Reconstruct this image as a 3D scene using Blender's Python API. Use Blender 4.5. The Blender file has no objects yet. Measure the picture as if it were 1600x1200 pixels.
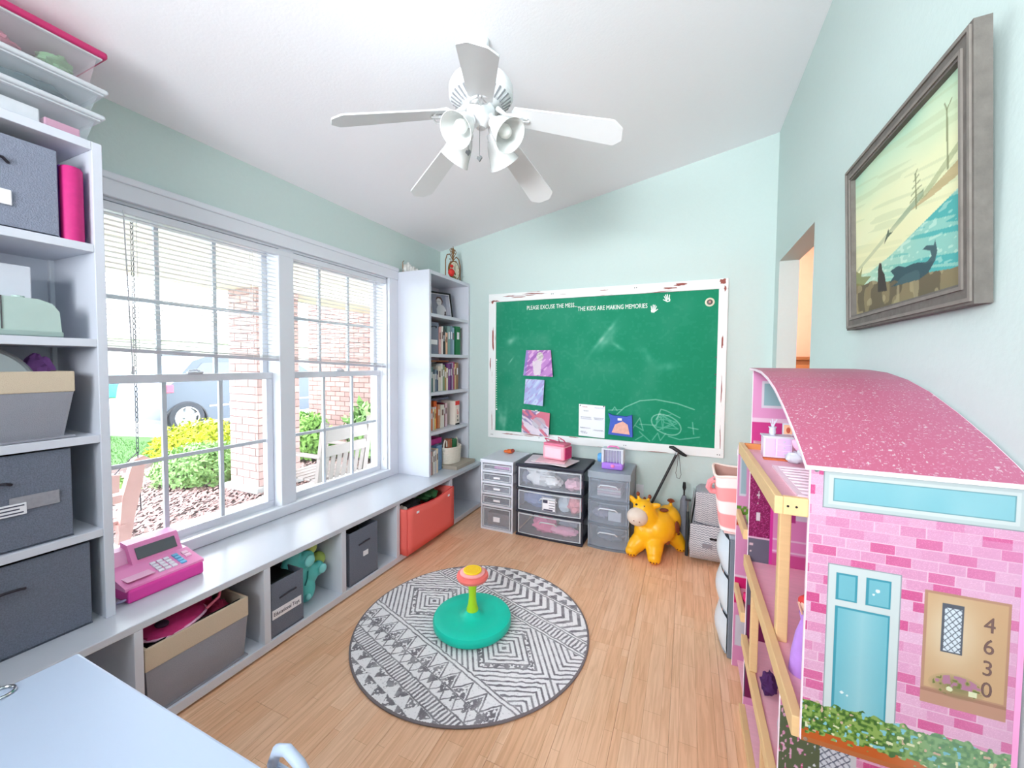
import bpy, bmesh, math, random
import numpy as np
from mathutils import Vector, Matrix, noise
random.seed(7)
C = bpy.context.scene.collection
SC = bpy.context.scene
PI = math.pi

# ---------------------------------------------------------------- camera, sky, lights, exposure
cam_d = bpy.data.cameras.new('camera')
cam = bpy.data.objects.new('camera', cam_d); C.objects.link(cam)
cam_d.sensor_width = 36; cam_d.lens = 623.05 / 1600 * 36
cam_d.shift_y = -8 / 1600; cam_d.clip_start = .02; cam_d.clip_end = 200
R3 = Matrix(((0.91574624, -0.02355776, 0.40106591), (0.40166384, 0.03216661, -0.91522209), (0.00865965, 0.99920485, 0.03891875)))
cam.matrix_world = Matrix.Translation((0, 0, 1.39)) @ R3.to_4x4()
SC.camera = cam

w = bpy.data.worlds.new('sky'); SC.world = w; w.use_nodes = True
wn = w.node_tree.nodes; bg = wn['Background']
bg.inputs[0].default_value = (.82, .91, 1.0, 1); bg.inputs[1].default_value = 7.5

def light(name, kind, loc, energy, color, size=1., sizey=None, target=None, portal=False):
    d = bpy.data.lights.new(name, kind); d.energy = energy; d.color = color
    if kind == 'AREA':
        d.shape = 'RECTANGLE'; d.size = size; d.size_y = sizey or size
        if portal: d.cycles.is_portal = True
    elif kind == 'SUN': d.angle = size
    else: d.shadow_soft_size = size
    o = bpy.data.objects.new(name, d); C.objects.link(o); o.location = loc
    if target is not None:
        o.rotation_euler = (Vector(target) - Vector(loc)).to_track_quat('-Z', 'Y').to_euler()
    return o
light('sun', 'SUN', (6, -6, 12), 3.0, (1, .97, .93), .06, target=(-3, 4, 0))
light('window_portal', 'AREA', (-2.43, 1.705, 1.28), 1, (1, 1, 1), 1.85, 1.65, target=(0, 1.705, 1.28), portal=True)
rl = light("rear_fill_light", 'AREA', (-.65, -1.6, 1.9), 40, (.92, .97, 1), 1.5, .8, target=(-.1, 2.4, 2.6)); rl.data.spread = math.radians(107)  # unseen soft fill added behind the camera to brighten ceiling and back wall
light('hall_light', 'POINT', (1.3, 3.6, 2.2), 9, (1, .88, .78), .15)
SC.view_settings.view_transform = 'Standard'; SC.view_settings.look = 'None'
SC.view_settings.gamma = 1; SC.view_settings.use_curve_mapping = False
SC.view_settings.exposure = .90
SC.cycles.max_bounces = 8; SC.cycles.diffuse_bounces = 5; SC.cycles.transparent_max_bounces = 24
SC.cycles.caustics_reflective = False; SC.cycles.caustics_refractive = False
SC.cycles.use_denoising = True; SC.cycles.sample_clamp_indirect = 6

# ---------------------------------------------------------------- materials
def lin(c):
    c = c / 255.
    return c / 12.92 if c <= .04045 else ((c + .055) / 1.055) ** 2.4
def L3(c): return (lin(c[0]), lin(c[1]), lin(c[2]))
MATS = {}
def mat(name, rgb, rough=.55, metal=0, var=.04, scale=30, bump=0, alpha=None, spec=.4, trans=0, stretch=(1, 1, 1), emit=0, obj_random=0, sheen=0):
    if name in MATS: return MATS[name]
    m = bpy.data.materials.new(name); m.use_nodes = True; nt = m.node_tree; N = nt.nodes; K = nt.links
    b = N['Principled BSDF']; col = L3(rgb)
    b.inputs['Roughness'].default_value = rough; b.inputs['Metallic'].default_value = metal
    b.inputs['Specular IOR Level'].default_value = spec
    if sheen: b.inputs['Sheen Weight'].default_value = sheen
    tc = N.new('ShaderNodeTexCoord'); mp = N.new('ShaderNodeMapping'); mp.inputs['Scale'].default_value = stretch
    K.new(tc.outputs['Object'], mp.inputs[0])
    nz = N.new('ShaderNodeTexNoise'); nz.inputs['Scale'].default_value = scale; nz.inputs['Detail'].default_value = 4
    K.new(mp.outputs[0], nz.inputs['Vector'])
    mx = N.new('ShaderNodeMix'); mx.data_type = 'RGBA'
    mx.inputs['A'].default_value = tuple(min(1, c * (1 - var)) for c in col) + (1,)
    mx.inputs['B'].default_value = tuple(min(1, c * (1 + var)) for c in col) + (1,)
    K.new(nz.outputs['Fac'], mx.inputs['Factor'])
    out = mx.outputs['Result']
    if obj_random:
        oi = N.new('ShaderNodeObjectInfo'); hv = N.new('ShaderNodeHueSaturation'); ma = N.new('ShaderNodeMapRange')
        ma.inputs['To Min'].default_value = 1 - obj_random; ma.inputs['To Max'].default_value = 1 + obj_random
        K.new(oi.outputs['Random'], ma.inputs['Value']); K.new(ma.outputs[0], hv.inputs['Value']); K.new(out, hv.inputs['Color']); out = hv.outputs[0]
    K.new(out, b.inputs['Base Color'])
    if bump:
        bp = N.new('ShaderNodeBump'); bp.inputs['Strength'].default_value = bump; bp.inputs['Distance'].default_value = .01
        K.new(nz.outputs['Fac'], bp.inputs['Height']); K.new(bp.outputs[0], b.inputs['Normal'])
    if emit:
        b.inputs['Emission Color'].default_value = col + (1,); b.inputs['Emission Strength'].default_value = emit
    if alpha is not None:
        tr = N.new('ShaderNodeBsdfTransparent'); ms = N.new('ShaderNodeMixShader'); ms.inputs[0].default_value = alpha
        tr.inputs[0].default_value = tuple(.85 + .15 * c for c in col) + (1,)
        K.new(tr.outputs[0], ms.inputs[1]); K.new(b.outputs[0], ms.inputs[2]); K.new(ms.outputs[0], N['Material Output'].inputs[0])
    MATS[name] = m; return m

def print_mat(name, rough=.6, bump=0, glitter=0):
    m = bpy.data.materials.new(name); m.use_nodes = True; N = m.node_tree.nodes; K = m.node_tree.links
    b = N['Principled BSDF']; b.inputs['Roughness'].default_value = rough; b.inputs['Specular IOR Level'].default_value = .35
    a = N.new('ShaderNodeAttribute'); a.attribute_name = 'Col'; out = a.outputs['Color']
    K.new(out, b.inputs['Base Color'])
    if bump:
        nz = N.new('ShaderNodeTexNoise'); nz.inputs['Scale'].default_value = 300
        bp = N.new('ShaderNodeBump'); bp.inputs['Strength'].default_value = bump; bp.inputs['Distance'].default_value = .003
        K.new(nz.outputs['Fac'], bp.inputs['Height']); K.new(bp.outputs[0], b.inputs['Normal'])
    MATS[name] = m; return m
P_FLAT = print_mat('printed_surface', .5); P_RUG = print_mat('rug_pile', .95, .8); P_PAPER = print_mat('printed_paper', .8)

WHITE = mat('white_paint', (211, 214, 225), .35, var=.015)
TRIM = mat('white_trim', (222, 225, 233), .3, var=.01)
CEIL = mat('ceiling_paint', (249, 246, 250), .9, var=.015, scale=90, bump=.06)
WALLP = mat('sage_wall_paint', (200, 216, 213), .8, var=.02, scale=60, bump=.08)
FANW = mat('fan_white', (238, 240, 242), .35, var=.01)
FANG = mat('fan_shadow_grey', (150, 152, 156), .5)
GLASSW = mat('frosted_glass', (242, 244, 243), .15, alpha=.78, spec=.6)
PANE = mat('window_glass', (235, 245, 245), .02, alpha=.05, spec=.8)
BLIND = mat('blind_vinyl', (236, 238, 240), .45, alpha=.82)
CORD = mat('white_cord', (225, 226, 230), .7)
CLIP = mat('grey_metal', (150, 152, 155), .35, .7)
GRID = mat('grille_grey', (205, 212, 220), .5)
BLACK = mat('black_plastic', (28, 28, 32), .4)
DGREY = mat('dark_grey_fabric', (112, 118, 134), .95, var=.4, scale=260, bump=.4)
MGREY = mat('mid_grey_fabric', (134, 140, 158), .95, var=.25, scale=260, bump=.3)
LGREY = mat('light_grey_fabric', (150, 150, 160), .95, var=.08, scale=380, bump=.3)
BEIGE = mat('beige_canvas', (208, 190, 168), .95, var=.06, scale=380, bump=.3)
CORAL = mat('coral_fabric', (252, 112, 104), .9, var=.12, scale=400, bump=.3)
DARKIN = mat('black_lining', (30, 26, 30), .95)
LABELP = mat('paper_label', (238, 236, 242), .7)
INK = mat('ink', (70, 70, 90), .8)
PINK = mat('pink_plastic', (240, 130, 190), .35, var=.02)
HOTPINK = mat('hot_pink_plastic', (226, 60, 160), .35, var=.02)
PALEPINK = mat('pale_pink_plastic', (248, 190, 222), .4)
TEAL = mat('teal_plastic', (12, 206, 180), .35, var=.02)
LIME = mat('lime_plastic', (178, 222, 40), .35)
CORALP = mat('coral_plastic', (240, 118, 112), .35)
PINKRING = mat('salmon_plastic', (246, 165, 165), .35)
YELL = mat('yellow_plastic', (246, 206, 30), .4)
CHROME = mat('chrome', (200, 200, 205), .2, 1)
WOOD = mat('pale_pine', (226, 190, 140), .5, var=.08, scale=14, stretch=(1, 1, 8))
WOODD = mat('orange_pine', (205, 130, 70), .5, var=.1, scale=14)

# ---------------------------------------------------------------- geometry helpers
class G:
    def __init__(s, M=None): s.bm = bmesh.new(); s.M = M or Matrix(); s.mi = 0
    def box(s, x0, x1, y0, y1, z0, z1, bev=0, seg=2):
        t = bmesh.new()
        for v in bmesh.ops.create_cube(t, size=1)['verts']:
            v.co = Vector(((x0 + x1) / 2 + v.co.x * (x1 - x0), (y0 + y1) / 2 + v.co.y * (y1 - y0), (z0 + z1) / 2 + v.co.z * (z1 - z0)))
        if bev: bmesh.ops.bevel(t, geom=t.edges[:], offset=min(bev, .45 * min(abs(x1 - x0), abs(y1 - y0), abs(z1 - z0))), segments=seg, profile=.5, affect='EDGES')
        t.verts.index_update()
        s.mesh([v.co.copy() for v in t.verts], [[v.index for v in f.verts] for f in t.faces]); t.free()
        return s
    def mesh(s, verts, faces):
        vs = [s.bm.verts.new(s.M @ Vector(v)) for v in verts]
        for f in faces:
            try:
                q = s.bm.faces.new([vs[i] for i in f]); q.material_index = s.mi
            except ValueError: pass
        return s
    def lathe(s, prof, c=(0, 0, 0), seg=24, R=None, cap=True, sx=1, sy=1):
        R = R or Matrix(); vs = []; n = len(prof)
        for i in range(seg):
            a = 2 * PI * i / seg
            for r, z in prof:
                vs.append(Vector(c) + R @ Vector((max(r, 1e-5) * math.cos(a) * sx, max(r, 1e-5) * math.sin(a) * sy, z)))
        fs = []
        for i in range(seg):
            j = (i + 1) % seg
            for k in range(n - 1): fs.append((i * n + k, j * n + k, j * n + k + 1, i * n + k + 1))
        if cap:
            fs.append([i * n for i in range(seg)][::-1]); fs.append([i * n + n - 1 for i in range(seg)])
        return s.mesh(vs, fs)
    def cyl(s, p0, p1, r0, r1=None, seg=12):
        r1 = r0 if r1 is None else r1
        p0, p1 = Vector(p0), Vector(p1); d = p1 - p0
        R = d.to_track_quat('Z', 'Y').to_matrix()
        return s.lathe([(r0, 0), (r1, d.length)], p0, seg, R)
    def ell(s, c, r, seg=16, rings=10, R=None, bumpy=0, sc=3, seed=0):
        R = R or Matrix.Identity(3); vs = []; fs = []
        c = Vector(c)
        for i in range(rings + 1):
            th = PI * i / rings
            for j in range(seg):
                ph = 2 * PI * j / seg
                d = Vector((math.sin(th) * math.cos(ph), math.sin(th) * math.sin(ph), math.cos(th)))
                k = 1 + (bumpy * noise.noise(d * sc + Vector((seed * 7.3, 1.1, seed))) if bumpy else 0)
                if bumpy: k += bumpy * .5 * noise.noise(d * sc * 2.7 + Vector((seed, 5, 2)))
                vs.append(c + R @ Vector((d.x * r[0] * k, d.y * r[1] * k, d.z * r[2] * k)))
        for i in range(rings):
            for j in range(seg):
                fs.append((i * seg + j, (i + 1) * seg + j, (i + 1) * seg + (j + 1) % seg, i * seg + (j + 1) % seg))
        s.mesh(vs, fs); return s
    def tube(s, pts, r, seg=8, closed=False):
        pts = [Vector(p) for p in pts]; n = len(pts); vs = []; fs = []
        up = Vector((0, 0, 1)); prev = None
        rr = r if isinstance(r, (list, tuple)) else [r] * n
        for i, p in enumerate(pts):
            t = (pts[(i + 1) % n] - pts[i - 1]) if closed else (pts[min(i + 1, n - 1)] - pts[max(i - 1, 0)])
            t.normalize()
            a = prev - t * prev.dot(t) if prev is not None else (up if abs(t.z) < .9 else Vector((1, 0, 0))).cross(t)
            a.normalize(); b = t.cross(a); prev = a
            for k in range(seg):
                an = 2 * PI * k / seg; vs.append(p + (a * math.cos(an) + b * math.sin(an)) * rr[i])
        m = n if closed else n - 1
        for i in range(m):
            j = (i + 1) % n
            for k in range(seg): fs.append((i * seg + k, i * seg + (k + 1) % seg, j * seg + (k + 1) % seg, j * seg + k))
        if not closed: fs.append(list(range(seg))[::-1]); fs.append([(n - 1) * seg + k for k in range(seg)])
        return s.mesh(vs, fs)
    def prism(s, poly, f0, f1):
        """poly of 2D points; f0/f1 map (a,b) to 3D for the two caps"""
        n = len(poly); vs = [f0(*p) for p in poly] + [f1(*p) for p in poly]
        fs = [list(range(n))[::-1], [n + i for i in range(n)]] + [(i, (i + 1) % n, n + (i + 1) % n, n + i) for i in range(n)]
        return s.mesh(vs, fs)
    def frame(s, x0, x1, a0, a1, b0, b1, t, axis='X', bev=0):
        """rectangular ring: thickness x0..x1 on axis, outer a0..a1 b0..b1, width t"""
        bx = (lambda p, q, r, u: s.box(x0, x1, p, q, r, u, bev)) if axis == 'X' else (lambda p, q, r, u: s.box(p, q, x0, x1, r, u, bev))
        bx(a0, a1, b0, b0 + t); bx(a0, a1, b1 - t, b1); bx(a0, a0 + t, b0 + t, b1 - t); bx(a1 - t, a1, b0 + t, b1 - t)
        return s

def worldloc(o):
    v = Vector(o.location)
    while o.parent: o = o.parent; v += Vector(o.location)
    return v
def build(g, name, mats, parent=None, smooth=False, label=None, kind=None, origin=None):
    me = bpy.data.meshes.new(name)
    bmesh.ops.recalc_face_normals(g.bm, faces=g.bm.faces)
    off = Vector(origin) if origin is not None else None
    if off is None:
        vs = [v.co for v in g.bm.verts]
        if parent is None or True:
            off = Vector(((min(v.x for v in vs) + max(v.x for v in vs)) / 2, (min(v.y for v in vs) + max(v.y for v in vs)) / 2, min(v.z for v in vs)))
    for v in g.bm.verts: v.co -= off
    g.bm.to_mesh(me); g.bm.free()
    for m in (mats if isinstance(mats, (list, tuple)) else [mats]): me.materials.append(m)
    if smooth:
        me.polygons.foreach_set('use_smooth', [True] * len(me.polygons))
        try: me.set_sharp_from_angle(angle=math.radians(40 if smooth is True else smooth))
        except Exception: pass
    o = bpy.data.objects.new(name, me); C.objects.link(o)
    if parent is not None:
        o.parent = parent; o.location = off - worldloc(parent)
    else: o.location = off
    if label: o['label'] = label
    if kind: o['kind'] = kind
    return o
def thing(name, label, cat, loc=(0, 0, 0), group=None, kind=None):
    o = bpy.data.objects.new(name, None); C.objects.link(o); o.location = loc; o.empty_display_size = .05
    if label: o['label'] = label
    if cat: o['category'] = cat
    if group: o['group'] = group
    if kind: o['kind'] = kind
    return o
def tag(o, label, cat, group=None, kind=None):
    o['label'] = label; o['category'] = cat
    if group: o['group'] = group
    if kind: o['kind'] = kind
    return o
def struct(name, g, m, parent=None, smooth=False, label=None):
    o = build(g, name, m, parent, smooth, label)
    if parent is None: o['kind'] = 'structure'
    return o
def dup(o, parent=None, delta=(0, 0, 0)):
    c = o.copy(); C.objects.link(c); c.parent = parent
    if parent is None or delta != (0, 0, 0): c.location = Vector(o.location) + Vector(delta)
    for ch in list(o.children): dup(ch, c)
    return c
def piece(src, parent, loc, scale=None, rot=None):
    c = src.copy(); C.objects.link(c); c.parent = parent; c.location = Vector(loc) - worldloc(parent)
    if scale: c.scale = scale
    if rot: c.rotation_euler = rot
    return c
def pose(root, loc, rot=(0, 0, 0)):
    root.location = loc; root.rotation_euler = rot; return root

def sheet(name, parent, o, u, v, nu, nv, fn, mat_=None, outline=None, n_off=0, label=None, curve=None, dim=1):
    """flat printed sheet: grid with colours from fn(U,V)->rgb sRGB 0..255 arrays"""
    U, V = np.meshgrid(np.linspace(0, 1, nu + 1), np.linspace(0, 1, nv + 1))
    o, u, v = np.array(o, float), np.array(u, float), np.array(v, float)
    Pn = o + U[..., None] * u + V[..., None] * v
    if curve is not None: Pn = curve(U, V)
    idx = np.arange((nu + 1) * (nv + 1)).reshape(nv + 1, nu + 1)
    F = np.stack([idx[:-1, :-1], idx[:-1, 1:], idx[1:, 1:], idx[1:, :-1]], -1).reshape(-1, 4)
    if outline is not None:
        uc = (U[:-1, :-1] + U[1:, 1:]) / 2; vc = (V[:-1, :-1] + V[1:, 1:]) / 2
        F = F[outline(uc, vc).reshape(-1)]
    wl = worldloc(parent) if parent is not None else Vector((0, 0, 0))
    org = Pn.reshape(-1, 3).mean(0)
    me = bpy.data.meshes.new(name); me.from_pydata((Pn.reshape(-1, 3) - org).tolist(), [], F.tolist())
    col = np.clip(np.array(fn(U, V), float), 0, 255) / 255.
    col = np.where(col <= .04045, col / 12.92, ((col + .055) / 1.055) ** 2.4)
    if dim != 1: col = col * dim
    at = me.color_attributes.new('Col', 'FLOAT_COLOR', 'POINT')
    rgba = np.ones(((nu + 1) * (nv + 1), 4)); rgba[:, :3] = col.reshape(-1, 3)
    at.data.foreach_set('color', rgba.reshape(-1)); me.materials.append(mat_ or P_FLAT)
    ob = bpy.data.objects.new(name, me); C.objects.link(ob)
    if parent is not None: ob.parent = parent
    ob.location = Vector(org) - wl
    if label: ob['label'] = label
    return ob
def rgbmix(base, layers):
    out = np.array(base, float)
    for m, c in layers:
        m = np.clip(np.asarray(m, float), 0, 1)[..., None]
        out = out * (1 - m) + np.array(c, float) * m
    return out
def full(U, c): return np.ones(U.shape + (3,)) * np.array(c, float)
def inpoly(U, V, poly):
    r = np.zeros(U.shape, bool); n = len(poly)
    for i in range(n):
        x0, y0 = poly[i]; x1, y1 = poly[(i + 1) % n]
        if y0 == y1: continue
        c = ((y0 > V) != (y1 > V)) & (U < (x1 - x0) * (V - y0) / (y1 - y0) + x0)
        r ^= c
    return r
def rect(U, V, a, b, c, d): return (U >= a) & (U <= b) & (V >= c) & (V <= d)
_rs = np.random.RandomState(3)
def nzf(U, V, sx, sy=None, seed=0):
    """smooth value noise"""
    sy = sy or sx; rs = np.random.RandomState(seed); g = rs.rand(int(sy) + 3, int(sx) + 3)
    x = np.clip(U, 0, 1) * sx; y = np.clip(V, 0, 1) * sy; i = x.astype(int); j = y.astype(int); fx = x - i; fy = y - j
    fx = fx * fx * (3 - 2 * fx); fy = fy * fy * (3 - 2 * fy)
    return g[j, i] * (1 - fx) * (1 - fy) + g[j, i + 1] * fx * (1 - fy) + g[j + 1, i] * (1 - fx) * fy + g[j + 1, i + 1] * fx * fy
def seg_d(U, V, a, b):
    ax, ay = a; bx, by = b; dx, dy = bx - ax, by - ay; L = dx * dx + dy * dy + 1e-9
    t = np.clip(((U - ax) * dx + (V - ay) * dy) / L, 0, 1)
    return np.hypot(U - ax - t * dx, V - ay - t * dy)
def text(body, size, loc, face, parent, m, name='lettering', sx=1., align='LEFT', ext=.0006, roll=0):
    cu = bpy.data.curves.new(name, 'FONT'); cu.body = body; cu.size = size; cu.extrude = ext; cu.align_x = align
    cu.materials.append(m); cu.resolution_u = 3
    tmp = bpy.data.objects.new(name, cu); C.objects.link(tmp); bpy.context.view_layer.update()
    me = bpy.data.meshes.new_from_object(tmp.evaluated_get(bpy.context.evaluated_depsgraph_get())); bpy.data.objects.remove(tmp)
    if not me.materials: me.materials.append(m)
    o = bpy.data.objects.new(name, me); C.objects.link(o)
    o.rotation_euler = {'-Y': (PI / 2, roll, 0), '+X': (PI / 2, roll, PI / 2), 'UP': (0, 0, roll)}[face]
    o.scale = (sx, 1, 1)
    o.parent = parent; o.location = Vector(loc) - (worldloc(parent) if parent else Vector())
    return o

# ---------------------------------------------------------------- room shell
XL, XR, YB, YN, FZ = -2.27, .56, 3.38, -1.7, 0.
def cz(x): return 2.49 + .191 * (x + 2.27)
# floor: base slab with individual laminate planks
fl = struct('floor', G().box(XL, 3.2, YN, 5.2, -.06, -.009), mat('floor_underlay', (150, 105, 70), .8))
pm = bpy.data.materials.new('laminate_oak'); pm.use_nodes = True
N = pm.node_tree.nodes; K = pm.node_tree.links; b = N['Principled BSDF']
tc = N.new('ShaderNodeTexCoord'); oi = N.new('ShaderNodeObjectInfo')
add = N.new('ShaderNodeVectorMath'); add.operation = 'ADD'; cmb = N.new('ShaderNodeCombineXYZ'); mm = N.new('ShaderNodeMath'); mm.operation = 'MULTIPLY'; mm.inputs[1].default_value = 37
K.new(oi.outputs['Random'], mm.inputs[0]); K.new(mm.outputs[0], cmb.inputs[1]); K.new(tc.outputs['Object'], add.inputs[0]); K.new(cmb.outputs[0], add.inputs[1])
sp = N.new('ShaderNodeSeparateXYZ'); cb = N.new('ShaderNodeCombineXYZ'); K.new(add.outputs[0], sp.inputs[0]); K.new(sp.outputs[1], cb.inputs[0]); K.new(sp.outputs[0], cb.inputs[1])
br = N.new('ShaderNodeTexBrick'); br.offset = .37; br.inputs['Scale'].default_value = 1
br.inputs['Brick Width'].default_value = .42; br.inputs['Row Height'].default_value = .0647; br.inputs['Mortar Size'].default_value = .0006; br.inputs['Mortar Smooth'].default_value = .5
br.inputs['Color1'].default_value = L3((248, 204, 170)) + (1,); br.inputs['Color2'].default_value = L3((240, 188, 150)) + (1,); br.inputs['Mortar'].default_value = L3((190, 134, 96)) + (1,)
K.new(cb.outputs[0], br.inputs['Vector'])
mp = N.new('ShaderNodeMapping'); mp.inputs['Scale'].default_value = (26, 1.6, 1); K.new(add.outputs[0], mp.inputs[0])
nz = N.new('ShaderNodeTexNoise'); nz.inputs['Scale'].default_value = 3; nz.inputs['Detail'].default_value = 6; nz.inputs['Distortion'].default_value = .8; K.new(mp.outputs[0], nz.inputs['Vector'])
rp = N.new('ShaderNodeValToRGB'); rp.color_ramp.elements[0].position = .35; rp.color_ramp.elements[0].color = (.86, .80, .74, 1); rp.color_ramp.elements[1].position = .6; rp.color_ramp.elements[1].color = (1, 1, 1, 1)
K.new(nz.outputs['Fac'], rp.inputs[0])
mu = N.new('ShaderNodeMix'); mu.data_type = 'RGBA'; mu.blend_type = 'MULTIPLY'; mu.inputs['Factor'].default_value = 1
K.new(br.outputs['Color'], mu.inputs['A']); K.new(rp.outputs[0], mu.inputs['B']); K.new(mu.outputs['Result'], b.inputs['Base Color'])
b.inputs['Roughness'].default_value = .32; b.inputs['Specular IOR Level'].default_value = .45
PW, PL = .194, 1.21
plank0 = None
for i in range(15):
    x = -1.97 + i * PW
    if x > .50: break
    yo = YN + (-(i * .45) % PL) - PL
    while yo < YB:
        a, bb = max(yo, YN), min(yo + PL, YB - .002)
        if bb - a > .05:
            if plank0 is None:
                plank0 = build(G().box(-PW / 2 + .0004, PW / 2 - .0004, -PL / 2 + .0004, PL / 2 - .0004, -.009, 0, .0007, 1), 'plank', pm, fl, origin=(0, 0, 0))
                first = plank0
            p = plank0 if first else piece(plank0, fl, (0, 0, 0)); first = None
            xw = min(PW, XR - x + 0) if x + PW > XR else PW
            p.location = Vector((x + xw / 2, (a + bb) / 2, 0)) - worldloc(fl); p.scale = (xw / PW, (bb - a) / PL, 1)
        yo += PL

# walls
def wall_poly(g, pts, x0, x1):   # prism along X from YZ polygon
    g.prism(pts, lambda a, c: (x0, a, c), lambda a, c: (x1, a, c)); return g
WY0, WY1, WZ0, WZ1 = .80, 2.61, .475, 2.08          # window opening
g = G()
g.box(-2.45, XL, YN - .15, WY0, -.1, 2.75); g.box(-2.45, XL, WY1, YB + .15, -.1, 2.75)
g.box(-2.45, XL, WY0, WY1, -.1, WZ0); g.box(-2.45, XL, WY0, WY1, WZ1, 2.75)
struct('wall_left', g, WALLP)
g = G().prism([(XL - .1, -.05), (XR + .1, -.05), (XR + .1, cz(XR) + .12), (XL - .1, cz(XL) + .12)], lambda a, c: (a, YB, c), lambda a, c: (a, YB + .12, c))
struct('wall_back', g, WALLP)
DY0, DY1, DZ = 2.42, 3.24, 2.10                        # doorway in right wall
g = G()
zt = cz(XR) + .14
g.box(XR, XR + .114, YN - .1, DY0, -.05, zt); g.box(XR, XR + .114, DY1, YB + .12, -.05, zt); g.box(XR, XR + .114, DY0, DY1, DZ, zt)
struct('wall_right', g, WALLP)
g = G().prism([(XL - .1, -.05), (XR + .1, -.05), (XR + .1, cz(XR) + .12), (XL - .1, cz(XL) + .12)], lambda a, c: (a, YN - .12, c), lambda a, c: (a, YN, c))
struct('wall_rear', g, WALLP)
g = G().prism([(XL - .18, cz(XL - .18)), (XR + .11, cz(XR + .11)), (XR + .11, cz(XR + .11) + .1), (XL - .18, cz(XL - .18) + .1)], lambda a, c: (a, YN - .12, c), lambda a, c: (a, YB + .12, c))
struct('ceiling', g, CEIL)
struct('baseboard_back', G().box(-1.78, XR, YB - .014, YB, 0, .09, .003), TRIM)
struct('baseboard_right', G().box(XR - .014, XR, .0, DY0 - .005, 0, .09, .003), TRIM)
struct('baseboard_rear', G().box(-1.9, XR, YN, YN + .014, 0, .09, .003), TRIM)
# neighbouring hall behind the doorway
PEACH = mat('peach_wall_paint', (232, 150, 120), .8)
struct('wall_hall_end', G().box(.674, 3.2, 4.6, 4.7, -.05, 2.9), PEACH)
struct('wall_hall_side', G().box(3.1, 3.2, 1.6, 4.6, -.05, 2.9), PEACH)
struct('wall_hall_near', G().box(.674, 3.2, 1.5, 1.6, -.05, 2.9), PEACH)
struct('ceiling_hall', G().box(.674, 3.2, 1.5, 4.7, 2.6, 2.7), CEIL)
g = G().box(.80, 1.16, 4.22, 4.58, 0, 1.44, .006); g.box(.79, 1.17, 4.2, 4.58, 1.44, 1.47, .004)
hc = thing('hall_cabinet', 'brown wooden cabinet in the peach hall beyond the doorway', 'cabinet', (.98, 4.4, 0))
build(g, 'carcass', mat('brown_wood', (150, 84, 44), .5, var=.15, scale=8), hc)
build(G().box(.82, 1.14, 4.208, 4.22, .04, 1.40, .004), 'door', mat('brown_wood_door', (168, 96, 52), .5, var=.15, scale=8), hc)

# ---------------------------------------------------------------- windows
CX = -2.25
g = G()
g.box(XL - .0, CX + .008, 1.705 - .98, WY1 + .105, WZ1, WZ1 + .075, .004)
g.box(XL, CX + .018, .70, WY1 + .105, WZ1 + .07, WZ1 + .10, .006); g.box(XL, CX - .002, .70, WY1 + .1, WZ1 + .045, WZ1 + .052)
struct('trim_1', g, TRIM, label='white moulded head casing over the window')
struct('trim_2', G().box(XL, CX + .004, WY1, WY1 + .105, .44, WZ1, .004), TRIM, label='white side casing between window and far bookcase')
struct('trim_3', G().box(XL, CX + .004, .70, WY0, .44, WZ1, .004), TRIM, label='white side casing behind the near bookcase')
struct('trim_4', G().box(XL, CX + .012, WY0, WY1, .442, .500, .004), TRIM, label='white stool and apron under the window')
g = G()  # jamb liner
g.box(-2.44, XL, WY0 - .001, WY0 + .012, WZ0, WZ1); g.box(-2.44, XL, WY1 - .012, WY1 + .001, WZ0, WZ1)
g.box(-2.44, XL, WY0, WY1, WZ0 - .001, WZ0 + .014); g.box(-2.44, XL, WY0, WY1, WZ1 - .012, WZ1)
struct('trim_5', g, TRIM, label='white jamb liner inside the window opening')
struct('trim_6', G().box(-2.41, XL + .005, 1.655, 1.755, WZ0 + .01, WZ1 - .01, .004), TRIM, label='white mullion post between the two windows')
def window(name, y0, y1, lab):
    root = thing(name, lab, None, ((-2.36), (y0 + y1) / 2, WZ0 + .014), kind='structure')
    z0, zm0, zm1, z1 = WZ0 + .014, 1.272, 1.33, WZ1 - .012
    fr = .032
    for nm, xa, xb, a, bz, lo in (('lower_sash', -2.375, -2.335, z0, zm1 - .008, True), ('upper_sash', -2.405, -2.377, zm0 + .012, z1, False)):
        s_ = build(G().frame(xa, xb, y0, y1, a, bz, fr + (.008 if lo else 0), bev=.003), nm, TRIM, root)
        iy0, iy1, iz0, iz1 = y0 + fr, y1 - fr, a + fr, bz - fr; xm = (xa + xb) / 2
        gw = .0095
        for k in (1, 2):
            y = iy0 + (iy1 - iy0) * k / 3
            build(G().box(xm - .008, xm + .008, y - gw, y + gw, iz0, iz1), 'muntin', GRID, s_)
        zc = (iz0 + iz1) / 2
        build(G().box(xm - .0075, xm + .0075, iy0, iy1, zc - gw, zc + gw), 'muntin', GRID, s_)
        for k in range(3):
            for q in range(2):
                a0 = iy0 + (iy1 - iy0) * k / 3 + (gw if k else 0); a1 = iy0 + (iy1 - iy0) * (k + 1) / 3 - (gw if k < 2 else 0)
                c0 = iz0 if q == 0 else zc + gw; c1 = zc - gw if q == 0 else iz1
                build(G().mesh([(xm, a0, c0), (xm, a1, c0), (xm, a1, c1), (xm, a0, c1)], [(0, 1, 2, 3)]), 'pane', PANE, s_)
    ym = (y0 + y1) / 2
    lk = G().box(-2.345, -2.325, ym - .035, ym + .035, zm1 - .008, zm1 + .004, .003); lk.tube([(-2.333, ym - .03, zm1 + .008), (-2.325, ym, zm1 + .012), (-2.333, ym + .02, zm1 + .006)], .004, 6)
    build(lk, 'sash_lock', TRIM, root)
    build(G().box(-2.42, -2.33, y0, y1, WZ0 + .0, WZ0 + .016, .002), 'sill', TRIM, root)
    return root
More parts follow.
